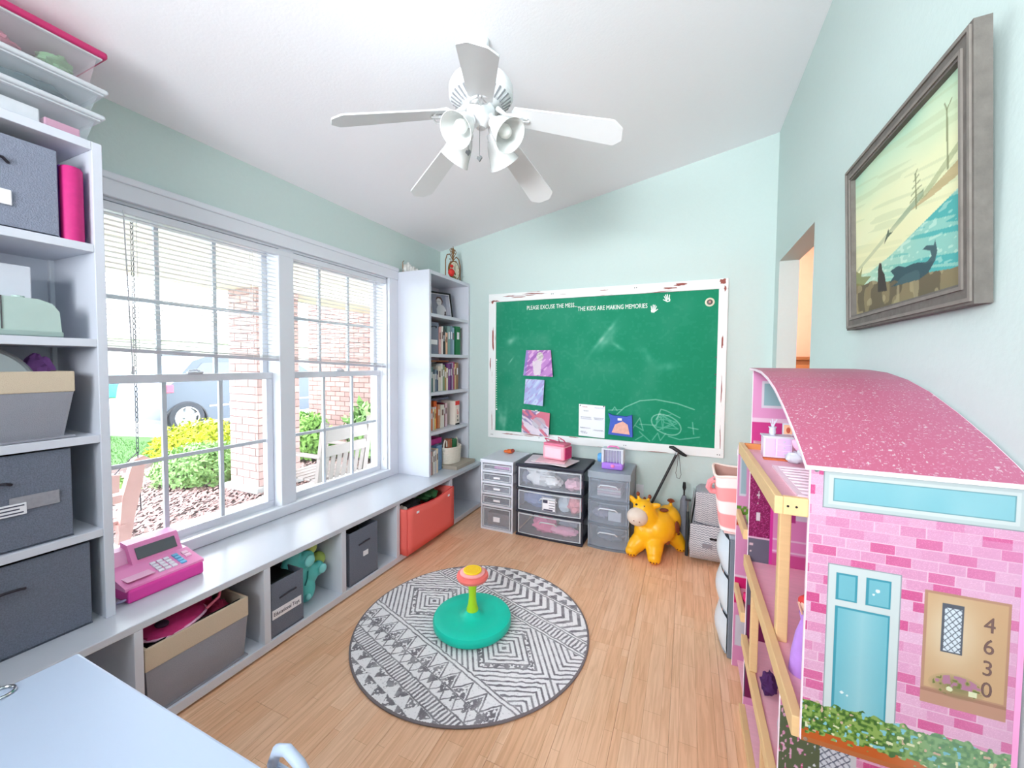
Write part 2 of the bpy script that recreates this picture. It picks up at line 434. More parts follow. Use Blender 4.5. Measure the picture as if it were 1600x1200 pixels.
window('window_1', WY0 + .012, 1.655, 'white double hung window nearest the tall near bookcase')
window('window_2', 1.755, WY1 - .012, 'white double hung window beside the far bookcase')

# venetian blind, half raised
bl = thing('window_blind', 'white slatted venetian blind lowered over the upper half of the windows', 'blind', (-2.30, 1.705, 1.36))
BX = -2.285
build(G().box(BX - .02, BX + .022, WY0 + .03, WY1 - .02, 2.028, 2.064, .005), 'headrail', TRIM, bl)
ns = 26
for i in range(ns):
    t = (i + .6) / ns
    g = G(); n = 4; A = []
    for k in range(n + 1):
        x = BX - .0125 + .025 * k / n; zc = .0018 * math.sin(PI * k / n)
        for y, zz in ((WY0 + .035, 2.028 - .585 * t), (WY1 - .025, 2.028 - .665 * t)): A.append((x, y, zz + zc + (k / n - .5) * .003))
    g.mesh(A, [(2 * k, 2 * k + 1, 2 * k + 3, 2 * k + 2) for k in range(n)])
    build(g, 'slat', BLIND, bl)
g = G().prism([(0, 0), (0, .018), (.0, .018), (.0, 0)][:0] or [(BX - .013, 0), (BX + .013, 0), (BX + .013, .016), (BX - .013, .016)], lambda a, c: (a, WY0 + .03, c + 1.43), lambda a, c: (a, WY1 - .02, c + 1.345))
build(g, 'bottom_rail', mat('rail_grey', (205, 205, 215), .5), bl)
for k in range(5):   # slats gathered above the bottom rail
    build(G().prism([(BX - .0125, 0), (BX + .0125, 0), (BX + .0125, .0012), (BX - .0125, .0012)], lambda a, c: (a, WY0 + .032, c + 1.4475 + k * .0042), lambda a, c: (a, WY1 - .022, c + 1.3625 + k * .0042)), 'slat', BLIND, bl)
for y in (.98, 1.50, 1.95, 2.47):
    t = (y - WY0) / (WY1 - WY0); zb = 1.44 - .085 * t
    for dx in (-.013, .013): build(G().cyl((BX + dx, y, zb), (BX + dx, y, 2.03), .0011, seg=5), 'ladder_cord', CORD, bl)
g = G().cyl((BX + .028, .93, 2.04), (BX + .034, .945, 1.36), .003, seg=6); g.lathe([(.003, 0), (.007, .004), (.004, .04)], (BX + .034, .945, 1.325), 8)
build(g, 'tilt_wand', CORD, bl)
g = G().tube([(BX + .02, 2.53, 2.04), (BX + .024, 2.535, 1.4), (BX + .03, 2.54, .62)], .0022, 6)
build(g, 'pull_cord', CORD, bl)
g = G().lathe([(.003, .03), (.009, .02), (.007, 0)], (BX + .03, 2.54, .59), 8); build(g, 'cord_tassel', TRIM, bl)

# ---------------------------------------------------------------- built-in bench and bookcases
BT = .44; BF = -1.79
bench = thing('storage_bench', 'long low white bench of open cubbies running under the window', 'bench', (-2.0, 1.7, 0))
build(G().box(XL, BF, .02, YB, BT - .028, BT, .003), 'benchtop', mat('bench_top_paint', (200, 203, 213), .3, var=.015), bench)
build(G().box(XL, BF + .002, .02, YB, .012, .052, .002), 'bottom_panel', WHITE, bench)
build(G().box(XL, XL + .006, .02, YB, .052, BT - .028), 'back_panel', WHITE, bench)
for y0, y1 in ((.02, .045), (.733, .760), (1.212, 1.244), (1.672, 1.704), (2.145, 2.178), (2.815, 2.848), (3.352, 3.38)):
    build(G().box(XL + .006, BF, y0, y1, .052, BT - .028, .002), 'divider', WHITE, bench)
FX = -1.93
def bookcase(name, lab, y0, y1, shelves, top, base):
    t = thing(name, lab, 'bookcase', ((XL + FX) / 2, (y0 + y1) / 2, BT))
    build(G().box(XL, FX, y0, y0 + .028, BT, top, .002), 'side_panel', WHITE, t)
    build(G().box(XL, FX, y1 - .028, y1, BT, top, .002), 'side_panel', WHITE, t)
    build(G().box(XL, FX, y0 + .028, y1 - .028, top - .03, top, .002), 'top_panel', WHITE, t)
    build(G().box(XL, XL + .006, y0 + .028, y1 - .028, BT, top - .03), 'back_panel', WHITE, t)
    for z in shelves: build(G().box(XL + .006, FX - .001, y0 + .028, y1 - .028, z - .028, z, .002), 'shelf', WHITE, t)
    return t
bookcase('tall_bookcase', 'tall white bookcase at the left edge standing on the bench near the table', .06, .741, (1.798, 1.464, 1.12, .777), 2.155, BT)
bookcase('tall_bookcase', 'tall white bookcase in the far corner beside the chalkboard', 2.715, 3.375, (1.799, 1.464, 1.142, .808), 2.148, BT)

# ---------------------------------------------------------------- ceiling fan
FC = Vector((-.839, 1.557, 0)); fz = cz(-.839)
fan = thing('ceiling_fan', 'white five blade ceiling fan with frosted glass shades', 'fan', (FC.x, FC.y, 2.30))
g = G().lathe([(.013, -.03), (.025, -.026), (.033, -.01), (.035, .012)], (FC.x, FC.y, fz), 28); build(g, 'canopy', FANW, fan, True)
build(G().cyl((FC.x, FC.y, 2.64), (FC.x, FC.y, fz - .06), .013, seg=12), 'downrod', FANW, fan, True)
g = G().lathe([(.02, .15), (.025, .118), (.09, .112), (.130, .098), (.138, .080), (.138, .045), (.128, .035), (.10, .015), (.06, .005), (.05, 0)], (FC.x, FC.y, 2.485), 40)
mh = build(g, 'motor_housing', FANW, fan, True)
for i in range(30):
    a = 2 * PI * i / 30
    Mx = Matrix.Translation((FC.x, FC.y, 2.485)) @ Matrix.Rotation(a, 4, 'Z')
    g = G(Mx); g.prism([(.088, -.0035), (.128, -.0045), (.128, .0045), (.088, .0035)], lambda p, q: (p, q, .006 + (p - .088) * .62), lambda p, q: (p, q, .010 + (p - .088) * .62))
    build(g, 'vent_slot', FANG, mh)
g = G().lathe([(.05, 0), (.062, -.008), (.062, -.03), (.055, -.055), (.03, -.07), (.02, -.085)], (FC.x, FC.y, 2.487), 28); build(g, 'light_fitter', FANW, fan, True)
def blade(ang):
    M0 = Matrix.Translation((FC.x, FC.y, 2.474)) @ Matrix.Rotation(ang, 4, 'Z') @ Matrix.Rotation(math.radians(16.5), 4, 'Y')
    Mb = M0 @ Matrix.Rotation(math.radians(-11), 4, 'X')
    w0, w1 = .050, .066
    pts = [(.165, -w0), (.575, -w1), (.583, -w1 * .96), (.613, -w1 * .5), (.616, -w1 * .4), (.616, w1 * .4), (.613, w1 * .5), (.583, w1 * .96), (.575, w1), (.165, w0), (.15, w0 * .6), (.15, -w0 * .6)]
    g = G(Mb); g.prism(pts, lambda p, q: (p, q, -.003), lambda p, q: (p, q, .003))
    bo = build(g, 'blade', FANW, fan)
    g = G(M0)
    g.tube([(.07, 0, .022), (.10, 0, .008), (.13, 0, -.006)], [.011, .009, .007], 8)
    for sg in (-1, 1):
        g.tube([(.12, 0, -.006), (.135, sg * .022, -.007), (.165, sg * .040, -.009 + sg * .007), (.20, sg * .036, -.009 + sg * .006), (.215, sg * .012, -.008), (.19, 0, -.009), (.165, sg * .012, -.009), (.15, sg * .02, -.009)], .0055, 6)
    g.tube([(.12, 0, -.006), (.17, 0, -.011), (.225, 0, -.009)], [.007, .009, .004], 6)
    build(g, 'blade_bracket', FANW, bo, True)
for k in range(5): blade(math.radians(9.2 + 72 * k))
for k, a in enumerate((260, 346, 76, 166)):
    ar = math.radians(a); d = Vector((math.cos(ar), math.sin(ar), 0))
    base = Vector((FC.x, FC.y, 2.425)) + d * .05
    ax = (d * .72 + Vector((0, 0, -.69))).normalized(); Rm = ax.to_track_quat('Z', 'Y').to_matrix()
    g = G().tube([Vector((FC.x, FC.y, 2.44)) + d * .03, base + d * .01 + Vector((0, 0, .012)), base + ax * .03], .011, 8)
    g.lathe([(.017, .0), (.024, .008), (.026, .03), (.018, .034)], base + ax * .02, 16, Rm)
    arm = build(g, 'lamp_arm', FANW, fan, True)
    g = G().lathe([(.028, .0), (.040, .02), (.051, .05), (.059, .08), (.071, .112), (.0685, .112), (.057, .08), (.049, .05), (.038, .02), (.026, .002)], base + ax * .045, 24, Rm, cap=False)
    build(g, 'lamp_shade', GLASSW, arm, True)
    g = G().lathe([(.011, 0), (.013, .02), (.024, .045), (.028, .065), (.022, .085), (.01, .093), (0, .095)], base + ax * .05, 16, Rm)
    build(g, 'bulb', mat('white_bulb', (242, 244, 240), .3), arm, True)
g = G().cyl((FC.x + .005, FC.y - .02, 2.41), (FC.x + .005, FC.y - .02, 2.275), .0013, seg=5); pc = build(g, 'pull_chain', CLIP, fan)
g = G().prism([(0, -.012), (.012, .002), (.011, .009), (.006, .012), (0, .008), (-.006, .012), (-.011, .009), (-.012, .002)], lambda p, q: (FC.x + .005 + p, FC.y - .024, 2.263 + q), lambda p, q: (FC.x + .005 + p, FC.y - .017, 2.263 + q))
build(g, 'pull_knob', CLIP, pc)
g = G().cyl((FC.x - .045, FC.y - .03, 2.42), (FC.x - .045, FC.y - .03, 2.305), .0013, seg=5); pc = build(g, 'pull_chain', CLIP, fan)
g = G().prism([(0, -.012), (.012, .002), (.011, .009), (.006, .012), (0, .008), (-.006, .012), (-.011, .009), (-.012, .002)], lambda p, q: (FC.x - .045 + p, FC.y - .034, 2.293 + q), lambda p, q: (FC.x - .045 + p, FC.y - .027, 2.293 + q))
build(g, 'pull_knob', CLIP, pc)

# ---------------------------------------------------------------- outside the window
GZ = -.12
GRASS = mat('lawn_grass', (50, 84, 30), .95, var=.25, scale=60, bump=.5)
CONC = mat('pale_concrete', (170, 168, 166), .9, var=.05, scale=12)
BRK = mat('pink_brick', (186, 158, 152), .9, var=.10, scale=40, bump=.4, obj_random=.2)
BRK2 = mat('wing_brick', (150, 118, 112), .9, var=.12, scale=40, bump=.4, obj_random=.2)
MORT = mat('mortar', (128, 98, 96), .95)
o = struct('floor_porch', G().box(-4.0, -2.46, -3, 5.4, GZ - .05, GZ + .03), CONC); 
struct('floor_porch_curb', G().box(-4.16, -4.0, -3, 5.4, GZ - .1, GZ + .05, .01), mat('curb_white', (215, 214, 212), .8))
struct('ground_mulch', G().box(-7.3, -4.16, -4, 5.4, GZ - .2, GZ - .02), mat('mulch_soil', (74, 56, 52), .95, var=.4, scale=30, bump=.6))
struct('ground_lawn', G().mesh([(-7.3, -14, GZ - .012), (-7.3, 5.0, GZ - .012), (-8.8, 5.0, GZ - .012), (-9.4, 4.4, GZ - .012), (-10.9, 4.0, GZ - .012), (-11.5, -14, GZ - .012)], [(0, 1, 2, 3, 4, 5)]), GRASS)
struct('ground_drive', G().box(-21, -5.2, -30, 30, GZ - .3, GZ - .04), mat('drive_concrete', (200, 198, 196), .9, var=.04, scale=6))
struct('ground_verge', G().box(-60, -21, -40, 60, GZ - .3, GZ - .02), GRASS)
struct('ceiling_porch', G().box(-5.1, -2.46, -3, 5.4, 2.42, 2.5), mat('cream_soffit', (240, 236, 222), .8))
struct('trim_porch_beam', G().box(-5.05, -4.35, -3, 5.4, 2.22, 2.42, .01), mat('cream_beam', (238, 232, 216), .8))
# mulch chips and lawn blades (uncountable)
rs = random.Random(4); V_, F_ = [], []
for i in range(9000):
    x = rs.uniform(-6.9, -4.2); y = rs.uniform(1.2, 4.6); a = rs.uniform(0, PI); l = rs.uniform(.014, .034); wd = rs.uniform(.006, .014); z = GZ - .02 + rs.uniform(0, .02)
    c, s_ = math.cos(a), math.sin(a); n = len(V_); tz = rs.uniform(-.01, .015)
    V_ += [(x - c * l - s_ * wd, y - s_ * l + c * wd, z), (x + c * l - s_ * wd, y + s_ * l + c * wd, z + .012 + tz), (x + c * l + s_ * wd, y + s_ * l - c * wd, z + .012 + tz), (x - c * l + s_ * wd, y - s_ * l - c * wd, z)]
    F_.append((n, n + 1, n + 2, n + 3))
tag(build(G().mesh(V_, F_), 'mulch_chips', mat('mulch_chip', (166, 136, 132), .9, var=.6, scale=18)), 'pinkish bark mulch chips strewn on the bed outside the window', 'mulch', kind='stuff')
V_, F_ = [], []
for i in range(9000):
    x = rs.uniform(-10.6, -7.35); y = rs.uniform(1.5, 4.6)
    if x < -9.2 and y > 4.0: continue
    a = rs.uniform(0, PI); h = rs.uniform(.02, .05); n = len(V_); c, s_ = math.cos(a) * .006, math.sin(a) * .006
    V_ += [(x - c, y - s_, GZ - .02), (x + c, y + s_, GZ - .02), (x + rs.uniform(-.02, .02), y + rs.uniform(-.02, .02), GZ - .02 + h)]; F_.append((n, n + 1, n + 2))
tag(build(G().mesh(V_, F_), 'grass_blades', GRASS), 'short green grass blades of the front lawn', 'grass', kind='stuff')
def shrub(name, lab, c, r, n, leafm, seed, lsz=.035, low=0):
    t = thing(name, lab, 'shrub', (c[0], c[1], GZ - .02))
    rs = random.Random(seed); V_, F_ = [], []
    for i in range(n):
        u = rs.uniform(-.25, 1); ph = rs.uniform(0, 2 * PI); q = math.sqrt(1 - u * u); k = rs.uniform(.72, 1.08)
        d = Vector((q * math.cos(ph), q * math.sin(ph), u)); k *= 1 + .22 * noise.noise(d * 3 + Vector((seed, 0, 0)))
        p = Vector(c) + Vector((d.x * r[0] * k, d.y * r[1] * k, max(GZ + .0 - c[2], d.z * r[2] * k)))
        t1 = Vector((rs.gauss(0, 1), rs.gauss(0, 1), rs.gauss(0, 1) + .3)).normalized(); t2 = t1.cross(d + Vector((.1, .2, .1))).normalized()
        l = lsz * rs.uniform(.7, 1.4); wv = l * .42; n0 = len(V_)
        V_ += [p - t1 * l, p + t2 * wv, p + t1 * l, p - t2 * wv]; F_.append((n0, n0 + 1, n0 + 2, n0 + 3))
    build(G().mesh(V_, F_), 'foliage', leafm, t, kind='stuff')
    g = G()
    for k in range(7):
        a = k * 2.4; g.tube([(c[0] + .03 * math.cos(a), c[1] + .03 * math.sin(a), GZ - .03), (c[0] + r[0] * .35 * math.cos(a), c[1] + r[1] * .35 * math.sin(a), c[2]), (c[0] + r[0] * .6 * math.cos(a), c[1] + r[1] * .6 * math.sin(a), c[2] + r[2] * .4)], [.014, .009, .004], 5)
    build(g, 'stems', mat('bark', (96, 74, 58), .9), t)
LEAFY = mat('yellow_green_leaf', (150, 160, 14), .8, var=.3, scale=9); LEAFG = mat('green_leaf', (138, 174, 106), .8, var=.35, scale=9); LEAFD = mat('pale_green_leaf', (128, 170, 84), .8, var=.35, scale=9)
shrub('flowering_shrub', 'bright yellow-green rounded shrub behind the paler bush by the brick pillar', (-6.75, 3.72, .03), (.80, .60, .40), 4200, LEAFY, 1)
shrub('leafy_shrub', 'pale green shrub left of the brick pillar base', (-5.62, 3.02, -.02), (.50, .46, .34), 5200, LEAFG, 2, .028)
shrub('low_shrub', 'small low green plant at the left edge of the mulch bed', (-6.0, 2.25, -.12), (.30, .24, .16), 1500, LEAFD, 3, .028)
shrub('tall_shrub', 'green leafy plant behind the white rocking chair', (-5.5, 4.45, .05), (.45, .40, .5), 3000, LEAFD, 4, .045)
shrub('broadleaf_plant', 'broad-leaved plant against the brick wall right of the rocking chair', (-4.5, 4.85, .15), (.45, .38, .62), 700, LEAFG, 5, .09)
# brick pillar and brick wall of the house wing, each brick its own piece
def bricks(root, x0, x1, y, z0, z1, axis, sgn, name='brick', L=.23, H=.088, depth=.012, limit=300, rightfirst=True):
    global BR0
    out = []
    row = 0; z = z0
    while z + H * .5 < z1:
        off = (row % 2) * L / 2; a = x0 - off
        while a < x1 - .02:
            b0, b1 = max(a, x0), min(a + L, x1)
            if b1 - b0 > .03: out.append((b0 + .005, b1 - .005, z + .005, min(z + H, z1) - .005))
            a += L
        z += H; row += 1
    return out
pil = thing('brick_pillar', 'pale pink brick porch pillar outside between the two windows', 'pillar', (-4.695, 3.235, GZ), kind='structure'); del pil['category']
build(G().box(-4.944, -4.446, 2.976, 3.494, GZ, 2.25), 'mortar_core', MORT, pil)
build(G().box(-5.0, -4.40, 2.92, 3.55, GZ, GZ + .07, .01), 'plinth', CONC, pil)
ux = G().box(-.5, .5, -.5, .5, -.5, .5)
b0 = build(ux, 'brick', BRK, pil, origin=(0, 0, 0)); first = True
def put(parent, loc, dims):
    global first
    if first: p = b0; first = False
    else: p = piece(b0, parent, (0, 0, 0))
    p.parent = parent; p.location = Vector(loc) - worldloc(parent); p.scale = dims
rb = random.Random(2)
for (a, bb, c, d) in bricks(None, -4.95, -4.44, 0, GZ + .07, 2.22, 'X', -1):
    put(pil, ((a + bb) / 2, 2.976 - .001 + rb.uniform(-.002, .002), (c + d) / 2), (bb - a, .014, d - c))
for (a, bb, c, d) in bricks(None, 2.97, 3.5, 0, GZ + .07, 2.22, 'Y', 1, L=.23):
    put(pil, (-4.446 + .001 + rb.uniform(-.002, .002), (a + bb) / 2, (c + d) / 2), (.014, bb - a, d - c))
wing = thing('wall_wing', 'pale pink brick side wall of the house wing beyond the porch', None, (-4.5, 5.45, GZ), kind='structure')
build(G().box(-6.6, -2.46, 5.406, 5.55, GZ - .1, 2.9), 'mortar_bed', mat('dark_mortar', (92, 66, 64), .95), wing)
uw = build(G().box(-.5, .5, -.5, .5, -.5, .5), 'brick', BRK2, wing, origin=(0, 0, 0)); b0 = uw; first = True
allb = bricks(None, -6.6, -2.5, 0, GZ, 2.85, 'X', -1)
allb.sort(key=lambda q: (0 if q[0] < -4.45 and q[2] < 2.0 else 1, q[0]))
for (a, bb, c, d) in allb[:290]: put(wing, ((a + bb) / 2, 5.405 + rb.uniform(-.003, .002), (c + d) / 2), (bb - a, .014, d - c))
g = G()
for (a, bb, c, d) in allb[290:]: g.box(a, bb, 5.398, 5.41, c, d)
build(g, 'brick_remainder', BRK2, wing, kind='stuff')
# porch swing on chains
SWW = mat('swing_wood', (196, 150, 144), .6, var=.15, scale=10)
sw = thing('porch_swing', 'reddish wooden porch swing hanging on chains outside the left window', 'swing', (-3.62, .9, .2))
g = G()
for i in range(5): build(G().box(-3.62 - .44 + i * .09, -3.62 - .44 + i * .09 + .075, .2, 1.46, .24, .262, .004), 'seat_slat', SWW, sw)
crest = [(.2, .60), (.5, .64), (.85, .70), (1.2, .64), (1.40, .60), (1.40, .48), (.2, .48)]
build(G().prism(crest, lambda a, c: (-3.60 + (c - .3) * .12, a, c), lambda a, c: (-3.575 + (c - .3) * .12, a, c)), 'crest_rail', SWW, sw)
build(G().box(-3.60, -3.57, .2, 1.42, .40, .455, .004), 'back_rail', SWW, sw)
for i in range(9): build(G().box(-3.60, -3.583, .24 + i * .13, .31 + i * .13, .27, .40, .003), 'back_slat', SWW, sw)
post = [(1.40, .10), (1.47, .12), (1.50, .30), (1.545, .50), (1.56, .62), (1.60, .665), (1.555, .70), (1.50, .68), (1.475, .60), (1.43, .42)]
build(G().prism(post, lambda a, c: (-3.64, a, c), lambda a, c: (-3.59, a, c)), 'end_post', SWW, sw)
build(G().box(-4.1, -3.6, 1.43, 1.50, .42, .445, .006), 'armrest', SWW, sw)
build(G().box(-4.08, -4.03, 1.43, 1.48, .2, .42, .004), 'arm_post', SWW, sw)
build(G().box(-4.1, -3.58, .22, .26, .2, .24), 'seat_rail', SWW, sw); build(G().box(-4.1, -3.58, 1.40, 1.44, .2, .24), 'seat_rail', SWW, sw)
lk = G().tube([(0, .008 * math.cos(t), .022 * math.sin(t)) for t in [2 * PI * k / 10 for k in range(10)]], .0028, 5, closed=True)
CHN = mat('dark_chain', (62, 64, 72), .6)
link0 = build(lk, 'chain_link', CHN, sw, True, origin=(0, 0, 0)); k = 0; z = .72
for y_ in (1.525, .17):
    z = .74; k = 0
    while z < 2.42:
        p = link0 if (k == 0 and y_ == 1.525) else piece(link0, sw, (0, 0, 0))
        p.location = Vector((-3.6, y_, z)) - worldloc(sw); p.rotation_euler = (0, 0, PI / 2 * (k % 2) + .35); z += .037; k += 1
    build(G().tube([(-3.60, y_ + .01, .30), (-3.60, y_ + .005, .55), (-3.6, y_, .72)], .004, 5), 'hanger', CHN, sw)
    build(G().tube([(-4.05, y_, .44), (-3.85, y_, .58), (-3.6, y_, .73)], .004, 5), 'hanger', CHN, sw)
# white rocking chair
RW = mat('rocker_white', (150, 138, 134), .5)
rc = thing('rocking_chair', 'white slatted rocking chair on the porch outside the right window', 'chair', (-3.45, 3.15, GZ + .03))
zb = GZ + .03
for y in (2.86, 3.44):
    build(G().prism([(-3.22, zb + .30), (-3.18, zb + .30), (-3.08, .80), (-3.12, .82)], lambda a, c: (a, y - .03, c), lambda a, c: (a, y + .03, c)), 'back_post', RW, rc)
    pts = [(-4.0, zb + .07), (-3.8, zb + .025), (-3.5, zb + .005), (-3.2, zb + .03), (-2.95, zb + .10)]
    build(G().tube([(a, y, c + .012) for a, c in pts], .016, 6), 'rocker', RW, rc)
    build(G().box(-3.22, -3.18, y - .02, y + .02, zb + .04, zb + .32), 'rear_leg', RW, rc)
    build(G().box(-3.78, -3.74, y - .02, y + .02, zb + .04, zb + .56), 'front_leg', RW, rc)
    build(G().box(-3.82, -3.14, y - .035, y + .035, zb + .56, zb + .585, .006), 'armrest', RW, rc)
hr = [(2.86, .62), (2.86, .72), (3.0, .75), (3.15, .765), (3.3, .75), (3.44, .72), (3.44, .62)]
build(G().prism(hr, lambda a, c: (-3.13, a, c), lambda a, c: (-3.105, a, c)), 'head_rail', RW, rc)
build(G().prism([(2.87, .48), (2.87, .575), (3.43, .575), (3.43, .48)], lambda a, c: (-3.15, a, c), lambda a, c: (-3.125, a, c)), 'back_rail', RW, rc)
for i in range(7):
    y = 2.92 + i * .077; build(G().prism([(-3.20, zb + .32), (-3.188, zb + .32), (-3.135, .50), (-3.147, .50)], lambda a, c: (a, y - .024, c), lambda a, c: (a, y + .024, c)), 'back_slat', RW, rc)
for i in range(6): build(G().box(-3.78 + i * .095, -3.70 + i * .095, 2.87, 3.43, zb + .32, zb + .34, .004), 'seat_slat', RW, rc)
rc.location.y -= .15
# parked car on the drive
car = thing('car', 'dark blue sport utility car parked on the driveway outside', 'car', (-10.35, 6.7, GZ))
CARP = mat('car_paint', (44, 54, 66), .3, spec=.6); CGL = mat('car_glass', (40, 48, 58), .1, spec=.8); TYRE = mat('tyre_rubber', (40, 42, 48), .8)
prof = [(4.45, .30), (4.40, .55), (4.46, .95), (4.62, 1.08), (4.95, 1.50), (5.2, 1.60), (6.9, 1.62), (7.3, 1.52), (7.95, 1.12), (8.75, 1.0), (9.02, .8), (9.05, .35), (8.9, .22), (8.62, .22)]
def arch(yc, r=.37): return [(yc + r * math.cos(t), .22 + max(0, r * math.sin(t))) for t in [PI * k / 8 for k in range(9)]]
prof += arch(8.16) + [(5.3, .22)] + arch(4.82)
x0, x1 = -11.25, -9.45
g = G().prism(prof, lambda a, c: (x0, a, c + GZ), lambda a, c: (x1, a, c + GZ)); build(g, 'body', CARP, car)
wprof = [(4.85, 1.12), (5.12, 1.46), (6.05, 1.50), (6.05, 1.12)]; wp2 = [(6.15, 1.12), (6.15, 1.50), (6.9, 1.50), (7.25, 1.40), (7.6, 1.14)]
for wpf in (wprof, wp2): build(G().prism(wpf, lambda a, c: (x1 - .002, a, c + GZ), lambda a, c: (x1 + .008, a, c + GZ)), 'side_window', CGL, car)
build(G().box(x1 - .02, x1 + .012, 4.41, 4.60, GZ + .86, GZ + 1.02, .01), 'tail_lamp', mat('tail_lamp_red', (220, 60, 80), .3), car)
build(G().box(x1 - .01, x1 + .006, 5.25, 7.75, GZ + .52, GZ + .55, .003), 'side_moulding', CHROME, car)
build(G().tube([(x1 + .01, 4.82 + .385 * math.cos(t), GZ + .25 + .385 * math.sin(t)) for t in [PI * k / 12 for k in range(13)]], .022, 6), 'wheel_arch', BLACK, car)
for yc in (4.82, 8.16):
    g = G().lathe([(.20, -.1), (.31, -.1), (.335, -.06), (.335, .06), (.31, .1), (.22, .1), (.2, .08)], (x1 - .06, yc, GZ + .335), 28, Matrix.Rotation(PI / 2, 3, 'Y'), cap=False); wh = build(g, 'wheel', TYRE, car, True)
    g = G()
    for q in range(5):
        an = 2 * PI * q / 5 + .3
        for dd in (-.1, .1):
            g.tube([(x1 + .04, yc + .05 * math.cos(an), GZ + .335 + .05 * math.sin(an)), (x1 + .035, yc + .21 * math.cos(an + dd), GZ + .335 + .21 * math.sin(an + dd))], .016, 5)
    g.tube([(x1 + .03, yc + .215 * math.cos(t), GZ + .335 + .215 * math.sin(t)) for t in [2 * PI * k / 24 for k in range(24)]], .014, 6, closed=True)
    g.cyl((x1 - .02, yc, GZ + .335), (x1 + .05, yc, GZ + .335), .05, seg=12)
    g.cyl((x1 - .05, yc, GZ + .335), (x1 - .02, yc, GZ + .335), .21, seg=20)
    build(g, 'rim', mat('rim_silver', (190, 192, 198), .35, .6), wh)
g = G().lathe([(.24, 0), (.28, .75), (.30, .80), (.27, .86)], (-21.5, 8.3, GZ), 14, sx=1, sy=.9)
tb = thing('wheeled_bin', 'small teal wheeled bin by the far side of the street', 'bin', (-21.5, 8.3, GZ)); build(g, 'body', mat('teal_bin', (40, 150, 160), .6), tb); build(G().box(-21.78, -21.2, 8.02, 8.58, .74, .80, .02), 'lid', mat('teal_bin_lid', (30, 130, 140), .6), tb)
nh = thing('neighbour_house', 'pale low house across the street seen through the blinds', 'house', (-32, 14, GZ))
build(G().box(-38, -30, 4, 26, GZ, 2.6), 'wall', mat('house_cream', (214, 206, 196), .9), nh)
build(G().prism([(-38.8, 2.6), (-29.2, 2.6), (-34, 5)], lambda a, c: (a, 3.4, c), lambda a, c: (a, 26.6, c)), 'roof', mat('roof_grey', (140, 134, 130), .9), nh)
for yy in (8, 14, 20): build(G().box(-30.02, -29.94, yy, yy + 1.6, .8, 2.0, .02), 'window', CGL, nh)

# ---------------------------------------------------------------- rug and spinning toy
RC = Vector((-1.011, 1.813, 0)); RR = .609
rug = tag(build(G().lathe([(0, .0), (RR - .004, 0), (RR, .003), (RR, .007), (RR - .004, .009), (RR - .016, .0085)], RC, 96, cap=False), 'rug', mat('rug_binding', (128, 118, 122), .9), smooth=True, origin=RC), 'round black and white patterned rug on the wooden floor', 'rug')
def rugfn(U, V):
    X = (U - .5) * 2 * RR; Y = (V - .5) * 2 * RR
    n = X * -.322 + Y * -.947; t = X * .947 - Y * .322
    wob = .006 * (nzf(U, V, 60, seed=4) - .5); n = n + wob; t = t + wob
    W = np.array((250, 246, 249.)); D = np.array((104, 98, 106.))
    d = np.zeros(U.shape)
    def tri(x, p): return np.abs(((x / p) % 1) * 2 - 1)     # 0..1
    def line(v, w): return (np.abs(v) < w).astype(float)
    def add(m): np.maximum(d, m, out=d)
    for c in (.235, .255, .352, .42, .485, -.19, -.205, -.275, -.29, -.455, -.47): add(line(n - c, .0035))
    b = (n > .26) & (n < .348)                           # zigzag triangles
    add(b * line((n - .262) / .082 - tri(t, .085), .10)); add(b * ((n - .262) / .082 > tri(t, .085) + .25) * (nzf(U, V, 160, seed=2) > .35))
    b = (n > .356) & (n < .416); add(b * (((n - .356) / .06 < tri(t, .075) - .25)) * (nzf(U, V, 150, seed=5) > .3)); add(b * line((n - .356) / .06 - tri(t + .037, .075), .09))
    b = (n > .424) & (n < .482); add(b * (((t / .019) % 1) < .5))
    b = n > .49
    add(b * (((n - .49) / .058 % 1) < 1 - tri(t, .078) - .1) * (nzf(U, V, 140, seed=6) > .25))
    b = (n > -.185) & (n < .23)                          # nested diamonds
    tt = ((t - .25 + .2785 + 5.57) % .557) - .2785; tt = np.abs(tt) ; r = (np.abs(n - .02) + np.abs(.0 + tt) * .82)
    r2 = np.maximum(np.abs(n - .02), tt * .8)
    rr_ = r
    add(b * (((rr_ / .032) % 1) < .36) * (rr_ > .02) * (rr_ < .5))
    add(b * ((rr_ > .128) & (rr_ < .16)) * (nzf(U, V, 130, seed=8) > .5)); add(b * (rr_ < .014))
    b = (n > -.27) & (n < -.21); add(b * (((t / .022) % 1) < .45)); 
    b = (n > -.45) & (n < -.295); q = (n + .372) / .078
    add(b * ((((t + np.abs(q) * .06) / .052) % 1) < .42))
    b = n < -.475; add(b * (((n + .475) / -.05 % 1) < 1 - tri(t, .07) - .12))
    fade = .55 + .6 * nzf(U, V, 45, seed=11) * nzf(U, V, 220, seed=12) ** .3
    d = np.clip(d * fade * 1.1, 0, 1) * .85
    spk = (nzf(U, V, 300, seed=9) > .86) * .25
    d = np.maximum(d, spk)
    return W * (1 - d[..., None]) + D * d[..., None]
sheet('pile', rug, RC + Vector((-RR, -RR, .0095)), (2 * RR, 0, 0), (0, 2 * RR, 0), 520, 520, rugfn, P_RUG, outline=lambda a, b: (a - .5) ** 2 + (b - .5) ** 2 < (.5 * (RR - .010) / RR) ** 2, label='woven black and cream geometric pile')
T0 = Vector((-1.005, 1.80, .0105))
t = thing('spinning_toy', 'teal sit-and-spin toy with lime post and coral wheel on the rug', 'toy', T0)
